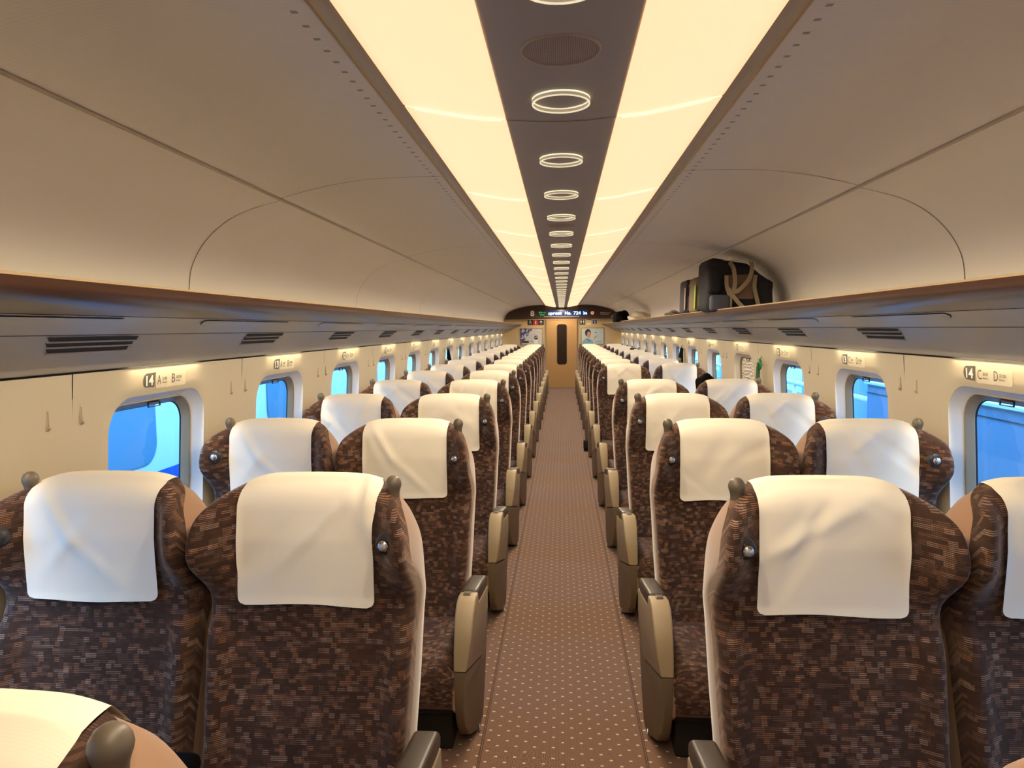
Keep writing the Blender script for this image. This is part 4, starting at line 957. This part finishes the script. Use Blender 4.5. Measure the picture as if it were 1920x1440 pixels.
# dark clothing
g1 = lump('draped_jacket', (1.312, PITCH * 4 + 1.80, E - 0.575), 0.085, 0.10, 0.105, M['black_cloth'], 'black garment draped over the reclined window seat, fifth row on the right', 'jacket', 6, 0.10, 'cloth')
mb = MB(); mb.sheet(None, 8, 6, lambda u_, v_: (0.02 + 0.10 * u_, -0.05 + 0.10 * v_, 0.105 - 0.055 * u_ ** 2 + 0.006 * sin(9 * u_ + 4 * v_))); mb.build('sleeve', M['black_cloth'], g1)
g2 = lump('draped_jacket', (1.36, PITCH * 10 + 1.82, E - 0.50), 0.10, 0.10, 0.085, M['black_cloth'], 'black garment on a window seat far down the right side', 'jacket', 11, 0.12, 'cloth')
mb = MB(); mb.sheet(None, 8, 6, lambda u_, v_: (0.04 + 0.11 * u_, -0.05 + 0.10 * v_, 0.075 - 0.045 * u_ ** 2 + 0.005 * sin(9 * u_))); mb.build('sleeve', M['black_cloth'], g2)
def coat(loc, s, hgt, w, label, mt):
    e = empty('hanging_coat', loc, label, 'coat'); mb = MB(); n = 26; vs = []; L = 14
    for j in range(L + 1):
        t = j / L; ww = (0.025 + w * sm(0, 0.9, t)) * (1 + 0.1 * sin(7 * t)); dd = 0.018 + 0.055 * t
        for k in range(n):
            a = 2 * pi * k / n; r = 1 + 0.16 * sin(6 * a + 2 * t) * t; vs.append((-s * (0.01 + dd + dd * cos(a) * r), ww * sin(a) * r, -hgt * t))
    fs = [(j * n + k, j * n + (k + 1) % n, (j + 1) * n + (k + 1) % n, (j + 1) * n + k) for j in range(L) for k in range(n)] + [tuple(range(n)), tuple(L * n + k for k in range(n))]
    mb.add(vs, fs); mb.build('body', mt, e)
    mb = MB(); mb.tube([(-s * 0.012, 0, 0.035), (-s * 0.03, 0.004, 0.02), (-s * 0.03, 0, -0.01)], 0.004, 6); mb.build('loop', mt, e)
    mb = MB(); mb.tube([(-s * 0.06, -w * 0.8, -hgt * 0.25), (-s * 0.10, -w * 1.1, -hgt * 0.6), (-s * 0.09, -w * 1.0, -hgt * 0.95)], [0.02, 0.028, 0.024], 10); mb.build('sleeve', mt, e)
    return e
coat((-1.535, 9.15, E - 0.28), -1, 0.62, 0.16, 'black coat hanging on the left wall between distant windows', M['black_cloth'])
coat((1.535, 8.86, E - 0.26), 1, 0.62, 0.085, 'dark coat hanging beside a window far down the right wall', M['black_cloth'])
# folded green umbrella on a right-hand hook
mat('umbrella_green', srgb(28, 84, 44), 0.6); mat('green_bright', srgb(30, 120, 56), 0.5)
um = empty('folded_umbrella', (1.515, 5.42, E - 0.255), 'folded green umbrella hanging on the right wall before the closed blind', 'umbrella')
mb = MB(); mb.tube([(-0.015, 0, -0.022), (-0.016, 0, -0.06), (-0.018, 0, -0.20), (-0.02, 0, -0.40)], [0.010, 0.014, 0.017, 0.012], 12); mb.build('canopy', M['umbrella_green'], um)
mb = MB(); mb.tube([(-0.012, -0.004, 0.0), (-0.014, -0.035, 0.004), (-0.016, -0.055, -0.015), (-0.014, -0.055, -0.055), (-0.012, -0.045, -0.07)], [0.004, 0.009, 0.012, 0.012, 0.006], 10); mb.build('handle', M['green_bright'], um)
mb = MB(); mb.tube([(-0.006, -0.046, 0.030), (-0.012, -0.044, 0.004)], 0.0025, 6); mb.build('wrist_strap', M['green_bright'], um)
# dark shoe by the fourth right-hand armrest
sh_ = empty('black_shoe', (0.325, 8.95, 0.001), 'small black shoe sticking out into the aisle on the right', 'shoe')
mb = MB(); mb.prism([(-0.14, 0.0), (-0.15, 0.03), (-0.12, 0.055), (-0.05, 0.075), (0.0, 0.105), (0.10, 0.105), (0.12, 0.05), (0.12, 0.0)], -0.045, 0.045, 'X', 0.012, 3); mb.build('upper', M['black_cloth'], sh_)
mb = MB(); mb.box(-0.047, 0.047, -0.152, 0.122, -0.001, 0.012); mb.build('sole', M['sign_black'], sh_, False)

# ------------------------------------------------------------------ outside: next train (left), platform (right)
mat('train_white', srgb(226, 232, 238), 0.35); mat('train_blue', srgb(30, 90, 190), 0.3); mat('train_glass', srgb(96, 140, 165), 0.12); mat('platform', srgb(120, 130, 140), 0.8); mat('screen_grey', srgb(120, 144, 172), 0.6)
tr_ = empty('neighbour_train', (-3.3, 9, 0), 'white train with a blue stripe standing outside the left windows', 'train')
TX = -3.3; off = Vector((3.3, -9, 0))
prof = [(-3.02, -1.2), (-3.25, -0.6), (TX, 0.2), (TX, 1.6), (-3.36, 2.0), (-3.6, 2.35), (-4.4, 2.55)]
vs = [Vector((x, y, z)) + off for x, z in [(TX - 0.05, -1.2)] + prof[2:] for y in (-4, 30)]
mb = MB(); mb.add(vs, [(2 * i, 2 * i + 1, 2 * i + 3, 2 * i + 2) for i in range(5)]); mb.build('body_side', M['train_white'], tr_)
mb = MB(); mb.add([Vector((TX + 0.004, y, z)) + off for z in (-0.1, 0.435) for y in (-4, 30)], [(0, 1, 3, 2)]); mb.build('blue_stripe', M['train_blue'], tr_, False)
for k in range(-2, 9):
    ya = 4.10 + k * 3.42; w = 1.27
    pts = rrect(ya, ya + w, 0.52, 1.30, 0.17, 6)
    mb = MB(); mb.add([Vector((TX + 0.004, y, z)) + off for y, z in rrect(ya - 0.012, ya + w + 0.012, 0.508, 1.312, 0.18, 6)], [tuple(range(28))]); mb.build('window_surround', M['screen_grey'], tr_, False)
    mb = MB(); mb.add([Vector((TX + 0.008, y, z)) + off for y, z in pts], [tuple(range(28))]); mb.build('window', M['train_glass'], tr_, False)
gd = MB(); gd.box(-12, 12, -10, 40, -1.32, -1.22); tag(gd.build('track_bed', M['platform'], None, False), 'grey ground outside the train windows', 'ground', kind='structure')
pf = MB(); pf.box(1.78, 9.0, -6, 32, -1.2, -0.10); tag(pf.build('station_platform', M['platform'], None, False), 'grey station platform outside the right windows', 'platform', kind='structure')
bx = empty('platform_screen', (2.85, 3.0, -0.10), 'tall blue grey box like screen outside the nearest right windows', 'screen')
mb = MB(); mb.box(-0.25, 0.25, -6.0, 3.10, 0, 1.575 - 0.485 + 0.10, 0.01, 1); mb.build('body', M['screen_grey'], bx, False)
mb = MB(); mb.box(-0.256, -0.249, -6.0, 3.10, 1.575 - 0.568 + 0.10, 1.575 - 0.563 + 0.10); mb.build('seam', M['bezel'], bx, False)
mb = MB(); mb.box(-0.27, 0.27, -6.0, 3.12, 1.575 - 0.497 + 0.10, 1.575 - 0.470 + 0.10, 0.005, 1); mb.build('top_cap', M['train_white'], bx, False)
rl = empty('platform_railing', (2.85, 10.0, -0.10), 'pale tubular railing on the platform outside the right windows', 'railing')
for z in (0.98, 0.62): mb = MB(); mb.tube([(0, -3.85, z), (0, 16, z)], 0.030, 10); mb.build('rail', M['train_white'], rl)
mb = MB(); mb.box(-0.02, 0.02, -3.85, 16, 0.52, 0.56); mb.build('lower_rail', M['train_white'], rl, False)
for k in range(16):
    y = -3.8 + 1.25 * k; mb = MB(); mb.tube([(0, y, 0.0), (0, y, 1.0)], 0.026, 10); mb.build('post', M['train_white'], rl)
wl_ = MB(); wl_.box(6.0, 6.2, -6, 32, -0.1, 4.2); far = tag(wl_.build('sky_cover_wall', M['train_white'], None, False), 'pale wall added across the platform to cover the bright sky', 'wall', kind='structure')  # added wall: hides the over-bright sky from the right windows
for k in range(12):
    e = empty('steel_column', (5.2, 2.0 + 2.6 * k, -0.10), 'blue grey steel column on the far side of the platform', 'column', 'steel columns across the platform'); mb = MB(); mb.box(-0.10, 0.10, -0.12, 0.12, 0, 4.2); mb.build('shaft', M['screen_grey'], e, False); mb = MB(); mb.box(-0.16, 0.16, -0.18, 0.18, 0, 0.06); mb.build('base_plate', M['screen_grey'], e, False)
